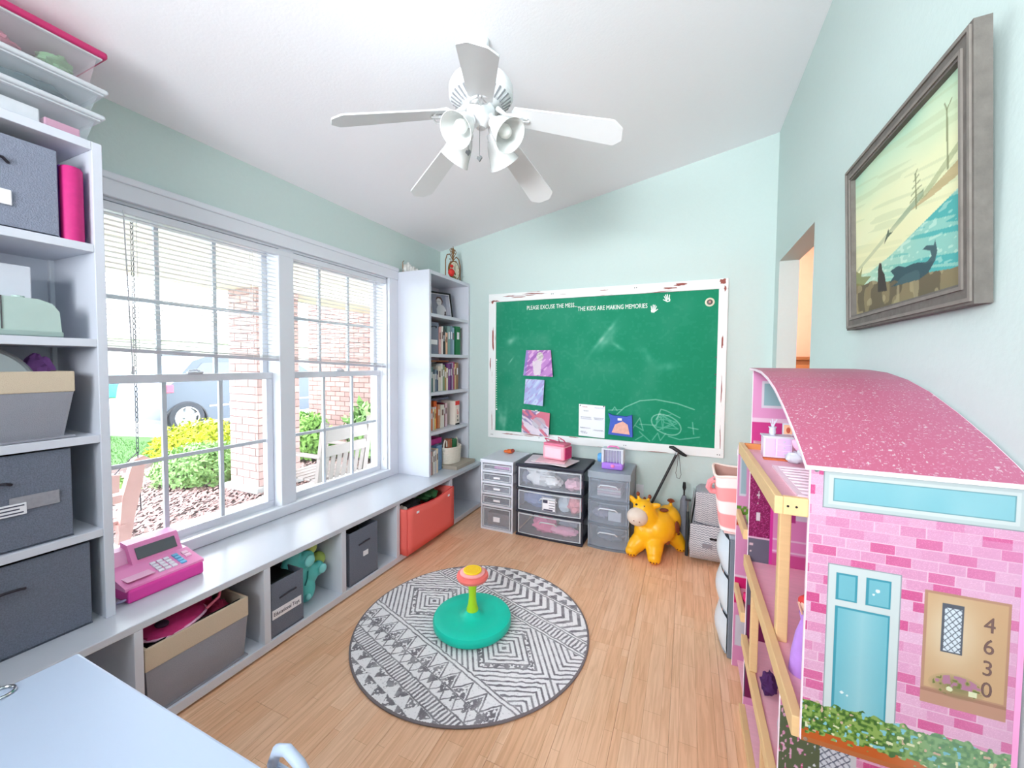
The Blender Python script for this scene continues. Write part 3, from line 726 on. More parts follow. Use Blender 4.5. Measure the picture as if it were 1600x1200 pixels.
build(G().lathe([(.0, .0), (.165, 0), (.19, .004), (.203, .018), (.205, .045), (.200, .056), (.190, .060), (.14, .055), (.07, .056), (.048, .064), (.036, .078), (.028, .082), (0, .083)], T0, 64, cap=False), 'base_disc', TEAL, t, True)
build(G().lathe([(.031, .076), (.031, .09), (.024, .11), (.019, .15), (.020, .19), (.026, .235), (.030, .25)], T0, 24), 'post', LIME, t, True)
wl_ = build(G().lathe([(.03, .240), (.06, .242), (.078, .250), (.084, .264), (.080, .276), (.066, .280), (.055, .276), (.0, .276)], T0, 40), 'hand_wheel', CORALP, t, True)
build(G().lathe([(.046, .277), (.066, .281), (.066, .286), (.060, .290), (.0, .29)], T0, 36), 'wheel_ring', PINKRING, wl_, True)
def yfn(U, V):
    r = np.hypot(U - .5, V - .5) * 2; a = np.arctan2(V - .5, U - .5)
    return rgbmix(full(U, (248, 208, 30)), [(((r * 5 + a / (2 * PI)) % 1 < .3) * (r < .9), (236, 160, 24))])
build(G().lathe([(.0, .289), (.047, .289), (.049, .294), (.046, .298), (0, .298)], T0, 30), 'centre_cap', YELL, wl_, True)
sheet('spiral_print', t, T0 + Vector((-.045, -.045, .2985)), (.09, 0, 0), (0, .09, 0), 40, 40, yfn, outline=lambda a, b: (a - .5) ** 2 + (b - .5) ** 2 < .25)

# ---------------------------------------------------------------- play table, chair
TW = mat('table_white', (192, 206, 230), .4, var=.01)
t = thing('play_table', 'low white play table in the bottom left foreground', 'table', (-1.1, -.1, 0))
build(G().box(-1.487, -.715, -.72, .492, .578, .60, .006), 'tabletop', TW, t)
g = G().box(-1.45, -.75, .44, .455, .50, .578); g.box(-1.45, -.75, -.685, -.67, .50, .578); g.box(-1.45, -1.435, -.67, .44, .50, .578); g.box(-.765, -.75, -.67, .44, .50, .578)
build(g, 'apron', TW, t)
for x in (-1.44, -.76):
    for y in (-.67, .44): build(G().box(x - .022, x + .022, y - .022, y + .022, 0, .578, .004), 'leg', TW, t)
t = thing('child_chair', 'small white child chair with rounded back at the table corner', 'chair', (-.65, .58, 0))
build(G().tube([(x - .03, y, z - .006) for x, y, z in ((-.755, .56, .30), (-.752, .548, .45), (-.742, .536, .56), (-.722, .532, .598), (-.69, .53, .612), (-.655, .53, .598), (-.632, .536, .56), (-.618, .548, .45), (-.615, .56, .30))], .011, 10), 'backrest', TW, t, True)
build(G().box(-.772, -.662, .536, .546, .40, .55, .004), 'back_panel', TW, t)
build(G().box(-.76, -.52, .55, .78, .29, .31, .01), 'seat', TW, t)
for x in (-.745, -.535):
    for y in (.565, .765): build(G().cyl((x, y, 0), (x, y, .295), .012, seg=10), 'leg', TW, t)
t = thing('metal_ring', 'silver ring with pink tag at the left edge of the white table', 'ring', (-1.45, .35, .60))
build(G().tube([(-1.462 + .022 * math.cos(a), .352 + .022 * math.sin(a), .6035) for a in [2 * PI * k / 20 for k in range(20)]], .0032, 6, closed=True), 'ring', CHROME, t, True)
build(G().box(-1.487, -1.47, .30, .333, .6005, .604, .002), 'tag', mat('rose_tag', (220, 120, 130), .6), t)

# ---------------------------------------------------------------- chalkboard and things pinned to it
cbd = thing('chalkboard', 'large green chalkboard in distressed white frame on the back wall', 'chalkboard', (-.72, YB, .69))
WOODF = mat('distressed_white_wood', (240, 240, 238), .6, var=.02)
nt = WOODF.node_tree; N = nt.nodes; K = nt.links
tc = N.new('ShaderNodeTexCoord'); mp = N.new('ShaderNodeMapping'); mp.inputs['Scale'].default_value = (1.2, 20, 26); K.new(tc.outputs['Object'], mp.inputs[0])
nz = N.new('ShaderNodeTexNoise'); nz.inputs['Scale'].default_value = 2.2; nz.inputs['Detail'].default_value = 5; K.new(mp.outputs[0], nz.inputs[0])
rp = N.new('ShaderNodeValToRGB'); rp.color_ramp.elements[0].position = .645; rp.color_ramp.elements[1].position = .67; rp.color_ramp.elements[0].color = (0, 0, 0, 1)
K.new(nz.outputs['Fac'], rp.inputs[0]); mx = N.new('ShaderNodeMix'); mx.data_type = 'RGBA'; mx.inputs['A'].default_value = L3((238, 240, 240)) + (1,); mx.inputs['B'].default_value = L3((150, 90, 84)) + (1,)
K.new(rp.outputs[0], mx.inputs['Factor']); K.new(mx.outputs['Result'], N['Principled BSDF'].inputs['Base Color'])
fr = .080
for (a, b_, c, d) in ((-1.715, .268, 1.957, 2.033), (-1.715, .268, .690, .760)): build(G().box(a, b_, YB - .026, YB, c, d, .004), 'frame_board', WOODF, cbd)
g0 = G()
for x0, x1 in ((-1.715, -1.640), (.205, .268)):
    p = build(G().box(-(1.957 - .76) / 2, (1.957 - .76) / 2, -.013, .013, -(x1 - x0) / 2, (x1 - x0) / 2, .004), 'frame_board', WOODF, cbd, origin=(0, 0, 0))
    p.rotation_euler = (0, PI / 2, 0); p.location = Vector(((x0 + x1) / 2, YB - .013, (1.957 + .76) / 2)) - worldloc(cbd)
REDW = mat('bare_red_wood', (150, 82, 74), .8, var=.2)
def chip(pts, y=YB - .0268):
    return G().prism(pts, lambda a, c: (a, y, c), lambda a, c: (a, y + .001, c))
rr = random.Random(5)
def patch(x0, x1, z0, z1, n=14):
    P_ = []
    for i in range(n):
        a = 2 * PI * i / n; k = rr.uniform(.45, 1)
        P_.append(((x0 + x1) / 2 + (x1 - x0) / 2 * math.cos(a) * k, (z0 + z1) / 2 + (z1 - z0) / 2 * math.sin(a) * k))
    return P_
for q in ((-.12, .0, 1.995, 2.02), (-.2, -.07, 1.975, 1.995), (.20, .262, 1.99, 2.033), (.235, .258, 1.93, 1.99), (-1.70, -1.60, 1.957, 1.975), (-1.69, -1.66, 1.94, 1.975), (-1.68, -1.655, 1.45, 1.74), (-1.70, -1.685, 1.3, 1.46), (-.95, -.83, .752, .76), (.235, .245, 1.1, 1.3), (-1.5, -1.3, 1.985, 1.993), (-.7, -.6, 2.0, 2.006), (.23, .245, 1.5, 1.62)):
    build(chip(patch(*q)), 'bare_wood_patch', REDW, cbd)
for x, z in ((-1.68, .72), (-1.665, .72), (-.46, .725), (-.445, .725), (.225, .715), (.24, .715), (-1.1, 2.0), (-1.085, 2.0), (-.4, 2.005), (-.385, 2.005), (-1.2, .725)):
    build(G().cyl((x, YB - .028, z), (x, YB - .025, z), .004, seg=8), 'screw', mat('dark_screw', (80, 80, 84), .5), cbd)
def cbfn(U, V):
    base = full(U, (8, 132, 96))
    m1 = nzf(U, V, 7, 4, 1) * nzf(U, V, 16, 10, 2); m2 = nzf(U, V, 90, 60, 3)
    rot = (U * 1.6 + V); st = nzf((rot * .9) % 1, V, 6, 40, 7)
    L = [(np.clip(m1 * 1.1 - .1, 0, 1) * .42, (100, 156, 132)), (np.clip(1 - U * 1.1, 0, 1) * .18, (110, 150, 130)), ((m2 > .72) * .07, (150, 190, 170)),
         (np.clip(U - .55, 0, 1) * .5 * (nzf(U, V, 5, 3, 9)), (10, 136, 92))]
    X, Z = U * 1.85, V * 1.2
    def stroke(pts, w, al, col=(200, 224, 212)):
        d = np.full(U.shape, 9.)
        for a, b in zip(pts[:-1], pts[1:]): d = np.minimum(d, seg_d(X, Z, a, b))
        L.append((np.clip(1.4 - d / w, 0, 1) * al, col))
    def smear(c, r, ang, al):
        dx, dz = X - c[0], Z - c[1]; a = dx * math.cos(ang) + dz * math.sin(ang); b = -dx * math.sin(ang) + dz * math.cos(ang)
        L.append((np.exp(-(a / r[0]) ** 2 - (b / r[1]) ** 2) * al * (.5 + nzf(U, V, 60, 40, 5)), (150, 196, 176)))
    smear((1.0, .86), (.13, .016), .9, .7); smear((1.03, .84), (.10, .03), .9, .4); smear((1.12, .78), (.05, .015), -.6, .4)
    smear((.16, .84), (.05, .03), .5, .5); smear((.06, .12), (.03, .1), .1, .5); smear((.1, .1), (.02, .12), -.1, .4); smear((1.35, .70), (.08, .03), -.9, .25); smear((1.5, .62), (.08, .03), .1, .3)
    smear((.16, .66), (.03, .006), .9, .6); smear((1.1, 1.1), (.08, .02), .1, .3)
    stroke([(1.12, .22), (1.18, .28), (1.3, .34), (1.42, .355), (1.58, .33), (1.70, .29)], .0045, .55)
    stroke([(1.08, .25), (1.10, .28), (1.12, .25)], .004, .5); stroke([(1.05, .25), (1.16, .26)], .004, .45)
    stroke([(1.52, .07), (1.6, .05), (1.74, .08)], .0045, .45); stroke([(1.3, .15), (1.42, .15)], .004, .45); stroke([(1.24, .1), (1.3, .2), (1.33, .1), (1.26, .14)], .004, .45)
    el = [(1.5 + .11 * math.cos(a), .16 + .075 * math.sin(a) - .25 * .11 * math.cos(a)) for a in [2 * PI * k / 22 for k in range(23)]]
    stroke(el, .0045, .55)
    rq = random.Random(8); sc_ = [(1.5 + rq.uniform(-.09, .09), .17 + rq.uniform(-.07, .08)) for _ in range(26)]; stroke(sc_, .0035, .38)
    stroke([(1.43, .2), (1.46, .28), (1.5, .27), (1.6, .22)], .004, .5); stroke([(1.66, .15), (1.73, .14)], .004, .45); stroke([(1.69, .19), (1.70, .1)], .004, .45)
    stroke([(1.27, .02), (1.33, .06), (1.3, .09), (1.38, .02)], .004, .4); stroke([(1.4, .03), (1.44, .09), (1.46, .03), (1.5, .09)], .004, .4)
    return rgbmix(base, L)
build(G().box(-1.645, .21, YB - .012, YB - .002, .755, 1.96), 'backing_board', mat('board_green', (44, 148, 112), .8), cbd)
sheet('writing_surface', cbd, (-1.645, YB - .0135, .755), (1.855, 0, 0), (0, 0, 1.205), 560, 360, cbfn, P_PAPER, label='green chalk surface with chalk scribbles')
CHALK = mat('white_vinyl', (245, 248, 245), .6)
ty = YB - .015
text('PLEASE EXCUSE THE MESS...', .052, (-1.335, ty, 1.872), '-Y', cbd, CHALK, sx=.73, roll=-.012)
text('THE KIDS ARE MAKING MEMORIES', .052, (-.868, ty, 1.842), '-Y', cbd, CHALK, sx=.71, roll=-.0)
def hand(cx, czz, s, ang, flip=1):
    g = G(); R = Matrix.Rotation(-ang, 4, 'Y'); g.M = Matrix.Translation((cx, ty, czz)) @ R @ Matrix.Scale(s, 4)
    pl_ = lambda p: g.prism([(a * flip, c) for a, c in p], lambda a, c: (a, 0, c), lambda a, c: (a, .0006 / s, c))
    pl_([(-.30, -.42), (.22, -.42), (.36, -.15), (.36, .12), (-.36, .12), (-.40, -.12)])
    for bx, tx, tz, w_ in ((-.29, -.46, .72, .075), (-.09, -.12, .95, .08), (.11, .16, .93, .08), (.29, .42, .74, .072)):
        pl_([(bx - w_, .14), (bx + w_, .14), (tx + w_ * .9, tz - .04), (tx, tz + .05), (tx - w_ * .9, tz - .04)])
    pl_([(.30, -.30), (.78, .16), (.70, .27), (.34, -.02)])
    return g
build(hand(-.255, 1.822, .045, -.1, 1), 'handprint', CHALK, cbd, label='left white hand print'); hh = build(hand(-.150, 1.900, .045, .25, -1), 'handprint', CHALK, cbd, label='right white hand print')
build(G().prism([(0, -.008), (.009, .002), (.005, .008), (0, .004), (-.005, .008), (-.009, .002)], lambda p, q: (-.148 + p, ty - .0012, 1.893 + q), lambda p, q: (-.148 + p, ty - .0006, 1.893 + q)), 'heart', mat('board_green', (44, 148, 112)), hh)
for i in range(22): build(G().cyl((-1.637 + .0003 * i, ty, 1.42 - i * .022), (-1.637 + .0003 * i, ty + .002, 1.42 - i * .022), .0042 if i not in (0, 21) else .009, seg=6), 'pin_dot', CHALK, cbd)
for z in (1.45, 1.32, 1.22, 1.02, .93): build(G().cyl((.198, ty, z), (.198, ty + .002, z), .006, seg=6), 'pin_dot', mat('dark_screw', (80, 80, 84)), cbd)
bd = thing('round_badge', 'round dark badge with pale rim in the top right of the chalkboard', 'badge', (.146, YB - .014, 1.83))
build(G().lathe([(0, .0), (.033, 0), (.033, .006), (.022, .009), (.020, .007), (0, .007)], (.146, YB - .014, 1.863), 24, Matrix.Rotation(PI / 2, 3, 'X'), cap=False), 'rim', mat('cream_enamel', (225, 218, 196), .4), bd, True)
build(G().lathe([(0, .0), (.020, 0), (.018, .004), (0, .006)], (.146, YB - .021, 1.863), 20, Matrix.Rotation(PI / 2, 3, 'X'), cap=False), 'centre', mat('dark_enamel', (72, 70, 66), .4), bd, True)
build(G().box(.138, .154, YB - .029, YB - .027, 1.855, 1.872), 'emblem', mat('rose_enamel', (190, 140, 130), .5), bd)
# kids' pictures
def swirl(cols, seed, ang=.8):
    def fn(U, V):
        a = U * math.cos(ang) + V * math.sin(ang); b = -U * math.sin(ang) + V * math.cos(ang)
        n1 = nzf((a + 1) / 3, (b + 1) / 3, 6, 26, seed); n2 = nzf(U, V, 5, 5, seed + 1); n3 = nzf((a + 1) / 3, (b + 1) / 3, 14, 50, seed + 2)
        return rgbmix(full(U, cols[0]), [(n2 * .6, cols[1]), ((n1 > .6) * .6, cols[2]), ((n3 > .66) * .7, cols[3])])
    return fn
def picture(lab, z0, z1, pts, fn, ny=.03):
    """slightly curled paper with 4 corners (x,z) bl,br,tr,tl"""
    t = thing('drawing', lab, 'drawing', (sum(p[0] for p in pts) / 4, YB - .02, min(p[1] for p in pts)), group="children's paintings on the chalkboard")
    P = np.array([(x, z) for x, z in pts])
    def curve(U, V):
        x = (1 - U) * (1 - V) * P[0, 0] + U * (1 - V) * P[1, 0] + U * V * P[2, 0] + (1 - U) * V * P[3, 0]
        z = (1 - U) * (1 - V) * P[0, 1] + U * (1 - V) * P[1, 1] + U * V * P[2, 1] + (1 - U) * V * P[3, 1]
        return np.stack([x, YB - .020 - ny * (U ** 2) * .8 - .008 * (1 - V), z], -1)
    s_ = sheet('paper', t, (0, 0, 0), (1, 0, 0), (0, 0, 1), 60, 60, fn, P_PAPER, curve=curve)
    m = s_.modifiers.new('t', 'SOLIDIFY'); m.thickness = .0012; m.offset = 1
    build(G().box((P[2, 0] + P[3, 0]) / 2 - .012, (P[2, 0] + P[3, 0]) / 2 + .012, YB - .028, YB - .015, P[3, 1] - .012, P[3, 1] - .002, .002), 'tape', mat('clear_tape', (230, 232, 220), .4), t)
def im1(U, V):
    b = swirl(((176, 120, 190), (214, 160, 214), (150, 90, 170), (232, 190, 226)), 3)(U, V)
    h = np.hypot((U - .56) / .13, (V - .76) / .17) < 1; body = inpoly(U, V, [(.36, .05), (.58, .05), (.62, .5), (.66, .6), (.5, .66), (.36, .56), (.28, .58)])
    return rgbmix(b, [((U < .1) * .5, (120, 130, 200)), (body * .85, (226, 220, 222)), (h * .85, (216, 216, 206)), ((h & (nzf(U, V, 24, seed=4) > .6)) * .5, (160, 160, 150))])
picture('purple painting with a pale figure, topmost of the three on the chalkboard', 1.28, 1.51, [(-1.358, 1.28), (-1.070, 1.276), (-1.094, 1.508), (-1.334, 1.51)], im1)
picture('pale blue streaky painting, middle of the three on the chalkboard', 1.02, 1.25, [(-1.350, 1.025), (-1.155, 1.015), (-1.145, 1.245), (-1.338, 1.25)], swirl(((186, 196, 232), (150, 160, 214), (206, 222, 240), (170, 150, 210)), 13), .045)
def im3(U, V):
    b = swirl(((228, 216, 226), (206, 196, 214), (206, 60, 84), (120, 110, 160)), 23, 2.4)(U, V)
    return rgbmix(b, [((np.hypot(U - .62, V - .5) < .25) * .75, (190, 186, 196))])
picture('white painting with red and lilac strokes, lowest of the three', .75, .975, [(-1.37, .762), (-1.100, .742), (-1.094, .955), (-1.366, .974)], im3, .035)
def listfn(U, V):
    b = full(U, (240, 242, 248)); L = []
    rows = [(.86, .95), (.66, .84), (.34, .62), (.06, .3)]
    L.append((((np.abs(V - .33) < .004) | (np.abs(V - .655) < .004) | (np.abs(U - .52) < .005)) * .35, (150, 160, 180)))
    for k, (y, x0, x1, c) in enumerate([(.92, .14, .32, (190, 90, 80)), (.92, .6, .98, (180, 170, 190)), (.80, .18, .38, (120, 120, 130)), (.60, .06, .48, (90, 90, 110)), (.55, .08, .5, (130, 130, 150)), (.60, .58, .95, (90, 90, 110)), (.56, .6, .9, (120, 120, 140)), (.26, .06, .46, (90, 90, 110)), (.22, .56, .95, (100, 100, 120)), (.14, .08, .3, (110, 110, 130)), (.10, .1, .35, (120, 120, 140))]):
        L.append(((np.abs(V - y - .012 * np.sin(U * 90 + k)) < .009) * (U > x0) * (U < x1) * .7, c))
    return rgbmix(b, L)
t = thing('notice_sheet', 'white sheet with handwritten notes in boxes on the chalkboard', 'paper', (-.73, YB - .02, .767))
s_ = sheet('paper', t, (-.842, YB - .018, .775), (.222, 0, -.008), (0, 0, .272), 70, 80, listfn, P_PAPER); m = s_.modifiers.new('t', 'SOLIDIFY'); m.thickness = .001; m.offset = 1
for x in (-.83, -.63): build(G().cyl((x, YB - .023, 1.035), (x, YB - .014, 1.035), .006, seg=10), 'pin', mat('grey_pin', (110, 110, 120), .4), t)
t = thing('hanging_pouch', 'small blue pouch with clear window hung on the chalkboard', 'pouch', (-.485, YB - .03, .80))
BLU = mat('blue_nylon', (62, 92, 190), .6, var=.15, scale=30)
build(G().prism([(-.585, .81), (-.39, .80), (-.398, .98), (-.44, .965), (-.55, .968), (-.588, .985), (-.57, .93)], lambda a, c: (a, YB - .052, c), lambda a, c: (a, YB - .015, c)), 'body', BLU, t)
build(G().prism([(-.556, .828), (-.412, .820), (-.43, .90), (-.47, .925), (-.53, .895)], lambda a, c: (a, YB - .056, c), lambda a, c: (a, YB - .052, c)), 'clear_window', mat('window_contents', (240, 176, 160), .4, var=.3, scale=40), t)
build(G().box(-.51, -.475, YB - .058, YB - .052, .93, .95, .002), 'clasp', LABELP, t)

# ---------------------------------------------------------------- fabric bins, boxes and tubs in the shelves
def bin_open(lab, x0, x1, y0, y1, z0, z1, m, cat='storage box', group=None, name='storage_box', bulge=0., rimm=None, rimh=0, handle=True, lining=DARKIN, taper=0):
    """open-topped fabric box; front faces +X"""
    t = thing(name, lab, cat, ((x0 + x1) / 2, (y0 + y1) / 2, z0), group)
    wt = .008
    def wallset(g, za, zb, grow=0):
        for (a, b_, c, d) in ((x1 - wt, x1, y0, y1), (x0, x0 + wt, y0, y1), (x0 + wt, x1 - wt, y0, y0 + wt), (x0 + wt, x1 - wt, y1 - wt, y1)):
            ea = grow if b_ == x1 else 0
            g.box(a - (0 if b_ != x1 else 0), b_ + grow, c - (grow if c == y0 else 0), d + (grow if d == y1 else 0), za, zb, .003)
    g = G(); g.box(x0, x1, y0, y1, z0, z0 + .006)
    zt = z1 - rimh
    if taper or bulge:
        ny, nz = 8, 8
        def surf(side):
            vs, fs = [], []
            for i in range(ny + 1):
                for k in range(nz + 1):
                    u, v = i / ny, k / nz; bu = bulge * math.sin(PI * u) * math.sin(PI * min(1, v * .9 + .1)); tp = taper * (1 - v)
                    if side == 0: vs.append((x1 - tp + bu, y0 + tp + (y1 - y0 - 2 * tp) * u, z0 + (zt - z0) * v))
                    if side == 1: vs.append((x0 + (x1 - tp - x0) * u, y0 + tp - bu * .4, z0 + (zt - z0) * v))
                    if side == 2: vs.append((x0 + (x1 - tp - x0) * u, y1 - tp + bu * .4, z0 + (zt - z0) * v))
                    if side == 3: vs.append((x0, y0 + (y1 - y0) * u, z0 + (zt - z0) * v))
            for i in range(ny):
                for k in range(nz): a = i * (nz + 1) + k; fs.append((a, a + nz + 1, a + nz + 2, a + 1))
            g.mesh(vs, fs)
        for sd in range(4): surf(sd)
    else: wallset(g, z0, zt)
    build(g, 'body', m, t, smooth=bool(bulge))
    if rimm:
        g = G(); wallset(g, zt - .002, z1, .003); build(g, 'rim_band', rimm, t)
    wt = wt + taper
    g = G().box(x0 + wt, x1 - wt, y0 + wt, y1 - wt, z0 + .007, z0 + .012)
    for (a, b_, c, d) in ((x1 - wt - .003, x1 - wt - .001, y0 + wt, y1 - wt), (x0 + wt + .001, x0 + wt + .003, y0 + wt, y1 - wt)): g.box(a, b_, c, d, z0 + .012, z1 - .004)
    build(g, 'lining', lining, t)
    if handle:
        ym = (y0 + y1) / 2; zh = z0 + (z1 - z0) * (handle if isinstance(handle, float) else .72)
        g = G().tube([(x1 + bulge * .6, ym - .045, zh - .012), (x1 + .014 + bulge, ym - .03, zh), (x1 + .016 + bulge, ym, zh + .004), (x1 + .014 + bulge, ym + .03, zh + .002), (x1 + bulge * .6, ym + .045, zh - .006)], .0045, 6)
        build(g, 'handle', mat('handle_dark', (52, 50, 60), .8), t, True)
    return t
def cloth(lab, c, r, rgb, seed, name='crumpled_cloth', cat='cloth', group=None, bumpy=.35, seg=22, rings=14, sc=2.6, m=None):
    g = G().ell(c, r, seg, rings, bumpy=bumpy, sc=sc, seed=seed)
    o = build(g, name, m or mat('cloth_%d_%d_%d' % rgb, rgb, .9, var=.15, scale=60), None, True)
    return tag(o, lab, cat, group)
# near bookcase, top shelf down
def boxed(lab, x1, y0, y1, z0, z1, m, x0=XL + .05, **k): return bin_open(lab, x0, x1, y0, y1, z0, z1, m, **k)
t = boxed('light grey fabric box with small white label on the top shelf', -1.945, .33, .633, 1.799, 2.085, MGREY)
build(G().box(-1.944, -1.939, .455, .53, 1.868, 1.915, .002), 'label_card', LABELP, t, label='white card in metal holder')
MAG = mat('magenta_binder', (196, 40, 120), .6, var=.12, scale=60); PURP = mat('purple_binder', (140, 60, 190), .6, var=.12, scale=60)
t = thing('ring_binder', 'tall rounded magenta and purple case right of the grey box on top shelf', 'binder', (-2.05, .675, 1.799))
g = G().prism([(0, .642), (.0, .700), (-.16, .700), (-.16, .642)], lambda a, c: (-1.965 + a, c, 1.799), lambda a, c: (-1.965 + a, c, 2.05)); build(g, 'cover', PURP, t)
g = G().lathe([(.029, 0), (.029, .245), (.024, .252), (0, .253)], (-1.965, .671, 1.799), 20); build(g, 'spine', MAG, t, True)
build(G().box(-2.2, -2.03, .34, .59, 1.4655, 1.70, .003), 'white_case', WHITE, None); o = bpy.data.objects['white_case']; tag(o, 'plain white box standing behind the pale green machine', 'box')
GRN = mat('pale_green_plastic', (176, 196, 190), .5)
t = thing('label_machine', 'rounded pale grey-green machine on the second shelf of the near bookcase', 'machine', (-2.0, .45, 1.465))
g = G().prism([(.20, .018), (.20, .095), (.215, .118), (.25, .125), (.58, .122), (.612, .110), (.628, .085), (.632, .018)], lambda a, c: (-2.02, a, 1.465 + c), lambda a, c: (-1.95, a, 1.465 + c)); build(g, 'shell', GRN, t)
build(G().box(-2.03, -1.945, .20, .636, 1.465, 1.483, .004), 'base', mat('green_base', (150, 170, 166), .5), t)
build(G().box(-1.951, -1.948, .50, .503, 1.485, 1.588), 'seam', mat('dark_screw', (80, 80, 84)), t)
build(G().lathe([(0, 0), (.014, 0), (.014, .006), (0, .008)], (-1.98, .545, 1.588), 14), 'knob', GRN, t)
t = bin_open('grey fabric bin with wide beige top band on the third shelf', XL + .05, -1.948, .30, .655, 1.122, 1.35, LGREY, rimm=BEIGE, rimh=.068, bulge=.004, taper=.022, handle=False)
t = thing('round_tin', 'round silver tin lid standing in the beige-banded bin', 'tin', (-2.03, .44, 1.20))
Rt = Matrix.Rotation(math.radians(84), 3, 'Y')
build(G().lathe([(0, 0), (.128, 0), (.136, .004), (.140, .012), (.134, .018), (.128, .012), (0, .010)], (-2.03, .455, 1.295), 48, Rt, cap=False), 'lid', mat('brushed_tin', (180, 184, 190), .35, .6), t, True)
cloth('purple and white bag tucked behind the silver tin', (-2.12, .62, 1.335), (.05, .045, .065), (170, 110, 190), 3, name='fabric_bag', cat='bag')
LBLK = mat('strip_grey', (150, 148, 156), .7, var=.2, scale=90)
t = boxed('dark grey fabric box with a paper label strip on the fourth shelf', -1.945, .28, .642, .7785, 1.085, DGREY)
build(G().box(-1.944, -1.940, .50, .61, .905, .95, .001), 'tape_strip', LBLK, t); lb = build(G().box(-1.944, -1.938, .465, .535, .893, .93, .001), 'label_card', LABELP, t)
for k, (a, b_) in enumerate(((.475, .528), (.472, .52), (.478, .53))): build(G().box(-1.9385, -1.9375, a, b_, .899 + k * .011, .903 + k * .011), 'handwriting', INK, lb)
boxed('plain dark grey fabric box at the bottom of the near bookcase', -1.945, .28, .682, .441, .738, DGREY)
# clear tubs stacked on the near bookcase
CLR = mat('clear_plastic', (214, 222, 230), .2, alpha=.20, spec=.6); CLRL = mat('clear_rim', (226, 230, 236), .3, alpha=.72)
def tub(lab, z0, z1, y1, lidm, m, x1=-1.93, group='clear tubs on the near bookcase', lidh=.016, over=.022):
    t = thing('storage_tub', lab, 'tub', (-2.08, .45, z0), group)
    yy0 = .20; g = G(); tp = .018
    def ring(x0, x1_, y0, y1_, z): return [(x0, y0, z), (x1_, y0, z), (x1_, y1_, z), (x0, y1_, z)]
    a = ring(XL + .06 + tp, x1 - tp, yy0 + tp, y1 - tp, z0); b_ = ring(XL + .06, x1, yy0, y1, z1 - lidh)
    g.mesh(a + b_, [(0, 1, 2, 3), (0, 1, 5, 4), (1, 2, 6, 5), (2, 3, 7, 6), (3, 0, 4, 7)]); build(g, 'body', m, t)
    g = G().frame(XL + .045, x1 + over * .6, yy0 - .01, y1 + over * .6, z1 - lidh - .008, z1 - lidh, .0) if False else G().box(XL + .045, x1 + over * .5, yy0 - .01, y1 + over * .5, z1 - lidh - .006, z1 - lidh, .002)
    build(g, 'flange', CLRL, t)
    build(G().box(XL + .04, x1 + over, yy0 - .02, y1 + over, z1 - lidh, z1, .007, 3), 'lid', lidm, t)
    return t
tub('clear flat tub with a frosted lid, lowest of the stack on the near bookcase', 2.157, 2.252, .725, CLRL, CLR)
tub('clear tub of dark items with clear lid, middle of the stack', 2.253, 2.345, .735, CLRL, CLR)
tub('clear tub with a magenta lid, topmost of the stack', 2.346, 2.475, .735, mat('magenta_lid', (184, 44, 100), .35), mat('clear_pinkish', (226, 206, 214), .2, alpha=.20), lidh=.022)
def stuffbox(lab, y0, y1, z0, z1, rgb, seed, cat='paper', nm='paper_pack', x0=-2.16, x1=-1.955, b=.004):
    o = build(G().box(x0, x1, y0, y1, z0, z1, b), nm, mat('fill_%d_%d_%d' % rgb, rgb, .8, var=.1, scale=50)); return tag(o, lab, cat)
stuffbox('pale pink papers in the lowest clear tub', .24, .50, 2.162, 2.218, (226, 196, 214), 1)
stuffbox('white card pack in the lowest clear tub', .51, .60, 2.162, 2.206, (236, 236, 240), 2)
stuffbox('rose coloured booklet in the lowest clear tub', .61, .695, 2.162, 2.190, (222, 150, 180), 2)
cloth('dark blue cloth folded in the middle clear tub', (-2.05, .36, 2.298), (.085, .11, .032), (66, 84, 104), 5, group=None)
cloth('dark teal cloth at the right end of the middle clear tub', (-2.05, .60, 2.294), (.085, .095, .028), (60, 86, 92), 6)
cloth('mauve cloth bundle in the magenta-lidded tub', (-2.05, .33, 2.405), (.085, .10, .038), (168, 110, 140), 7)
cloth('pink cloth bundle in the magenta-lidded tub', (-2.05, .52, 2.39), (.085, .065, .028), (200, 120, 140), 8)
cloth('green leafy bundle in the magenta-lidded tub', (-2.05, .655, 2.398), (.08, .05, .034), (120, 176, 130), 9)

# ---------------------------------------------------------------- toy cash register on the bench
cr = thing('toy_cash_register', 'pink toy cash register with blue keys at the left end of the bench top', 'toy', (-2.08, .93, BT))
z = BT
PKL = mat('register_pink', (246, 150, 204), .35, var=.02); PKD = mat('register_magenta', (232, 70, 168), .35, var=.02)
build(G().box(-2.20, -1.962, .79, 1.055, z, z + .052, .008), 'base', PKD, cr)
g = G().prism([(-2.215, .048), (-1.972, .048), (-1.972, .060), (-2.10, .090), (-2.215, .094)], lambda a, c: (a, .785, z + c), lambda a, c: (a, 1.06, z + c)); tp_ = build(g, 'top_shell', PKL, cr)
g = G().prism([(-2.205, .09), (-2.105, .088), (-2.150, .165), (-2.205, .170)], lambda a, c: (a, .865, z + c), lambda a, c: (a, 1.045, z + c)); hd = build(g, 'display_housing', PKL, cr)
g = G().prism([(-2.205, .09), (-2.14, .088), (-2.165, .145), (-2.205, .150)], lambda a, c: (a, .79, z + c), lambda a, c: (a, .865, z + c)); build(g, 'card_rest', PALEPINK, cr)
g = G().prism([(-2.1125, .103), (-2.1105, .104), (-2.1365, .148), (-2.1385, .147)], lambda a, c: (a, .885, z + c), lambda a, c: (a, 1.028, z + c)); build(g, 'display', mat('lcd_grey', (98, 104, 108), .2), hd)
build(G().box(-2.075, -1.99, .80, .89, z + .0745, z + .0765, .001), 'tray', PALEPINK, cr)
def keyz(x): return z + .060 + (-1.972 - x) / .128 * .030
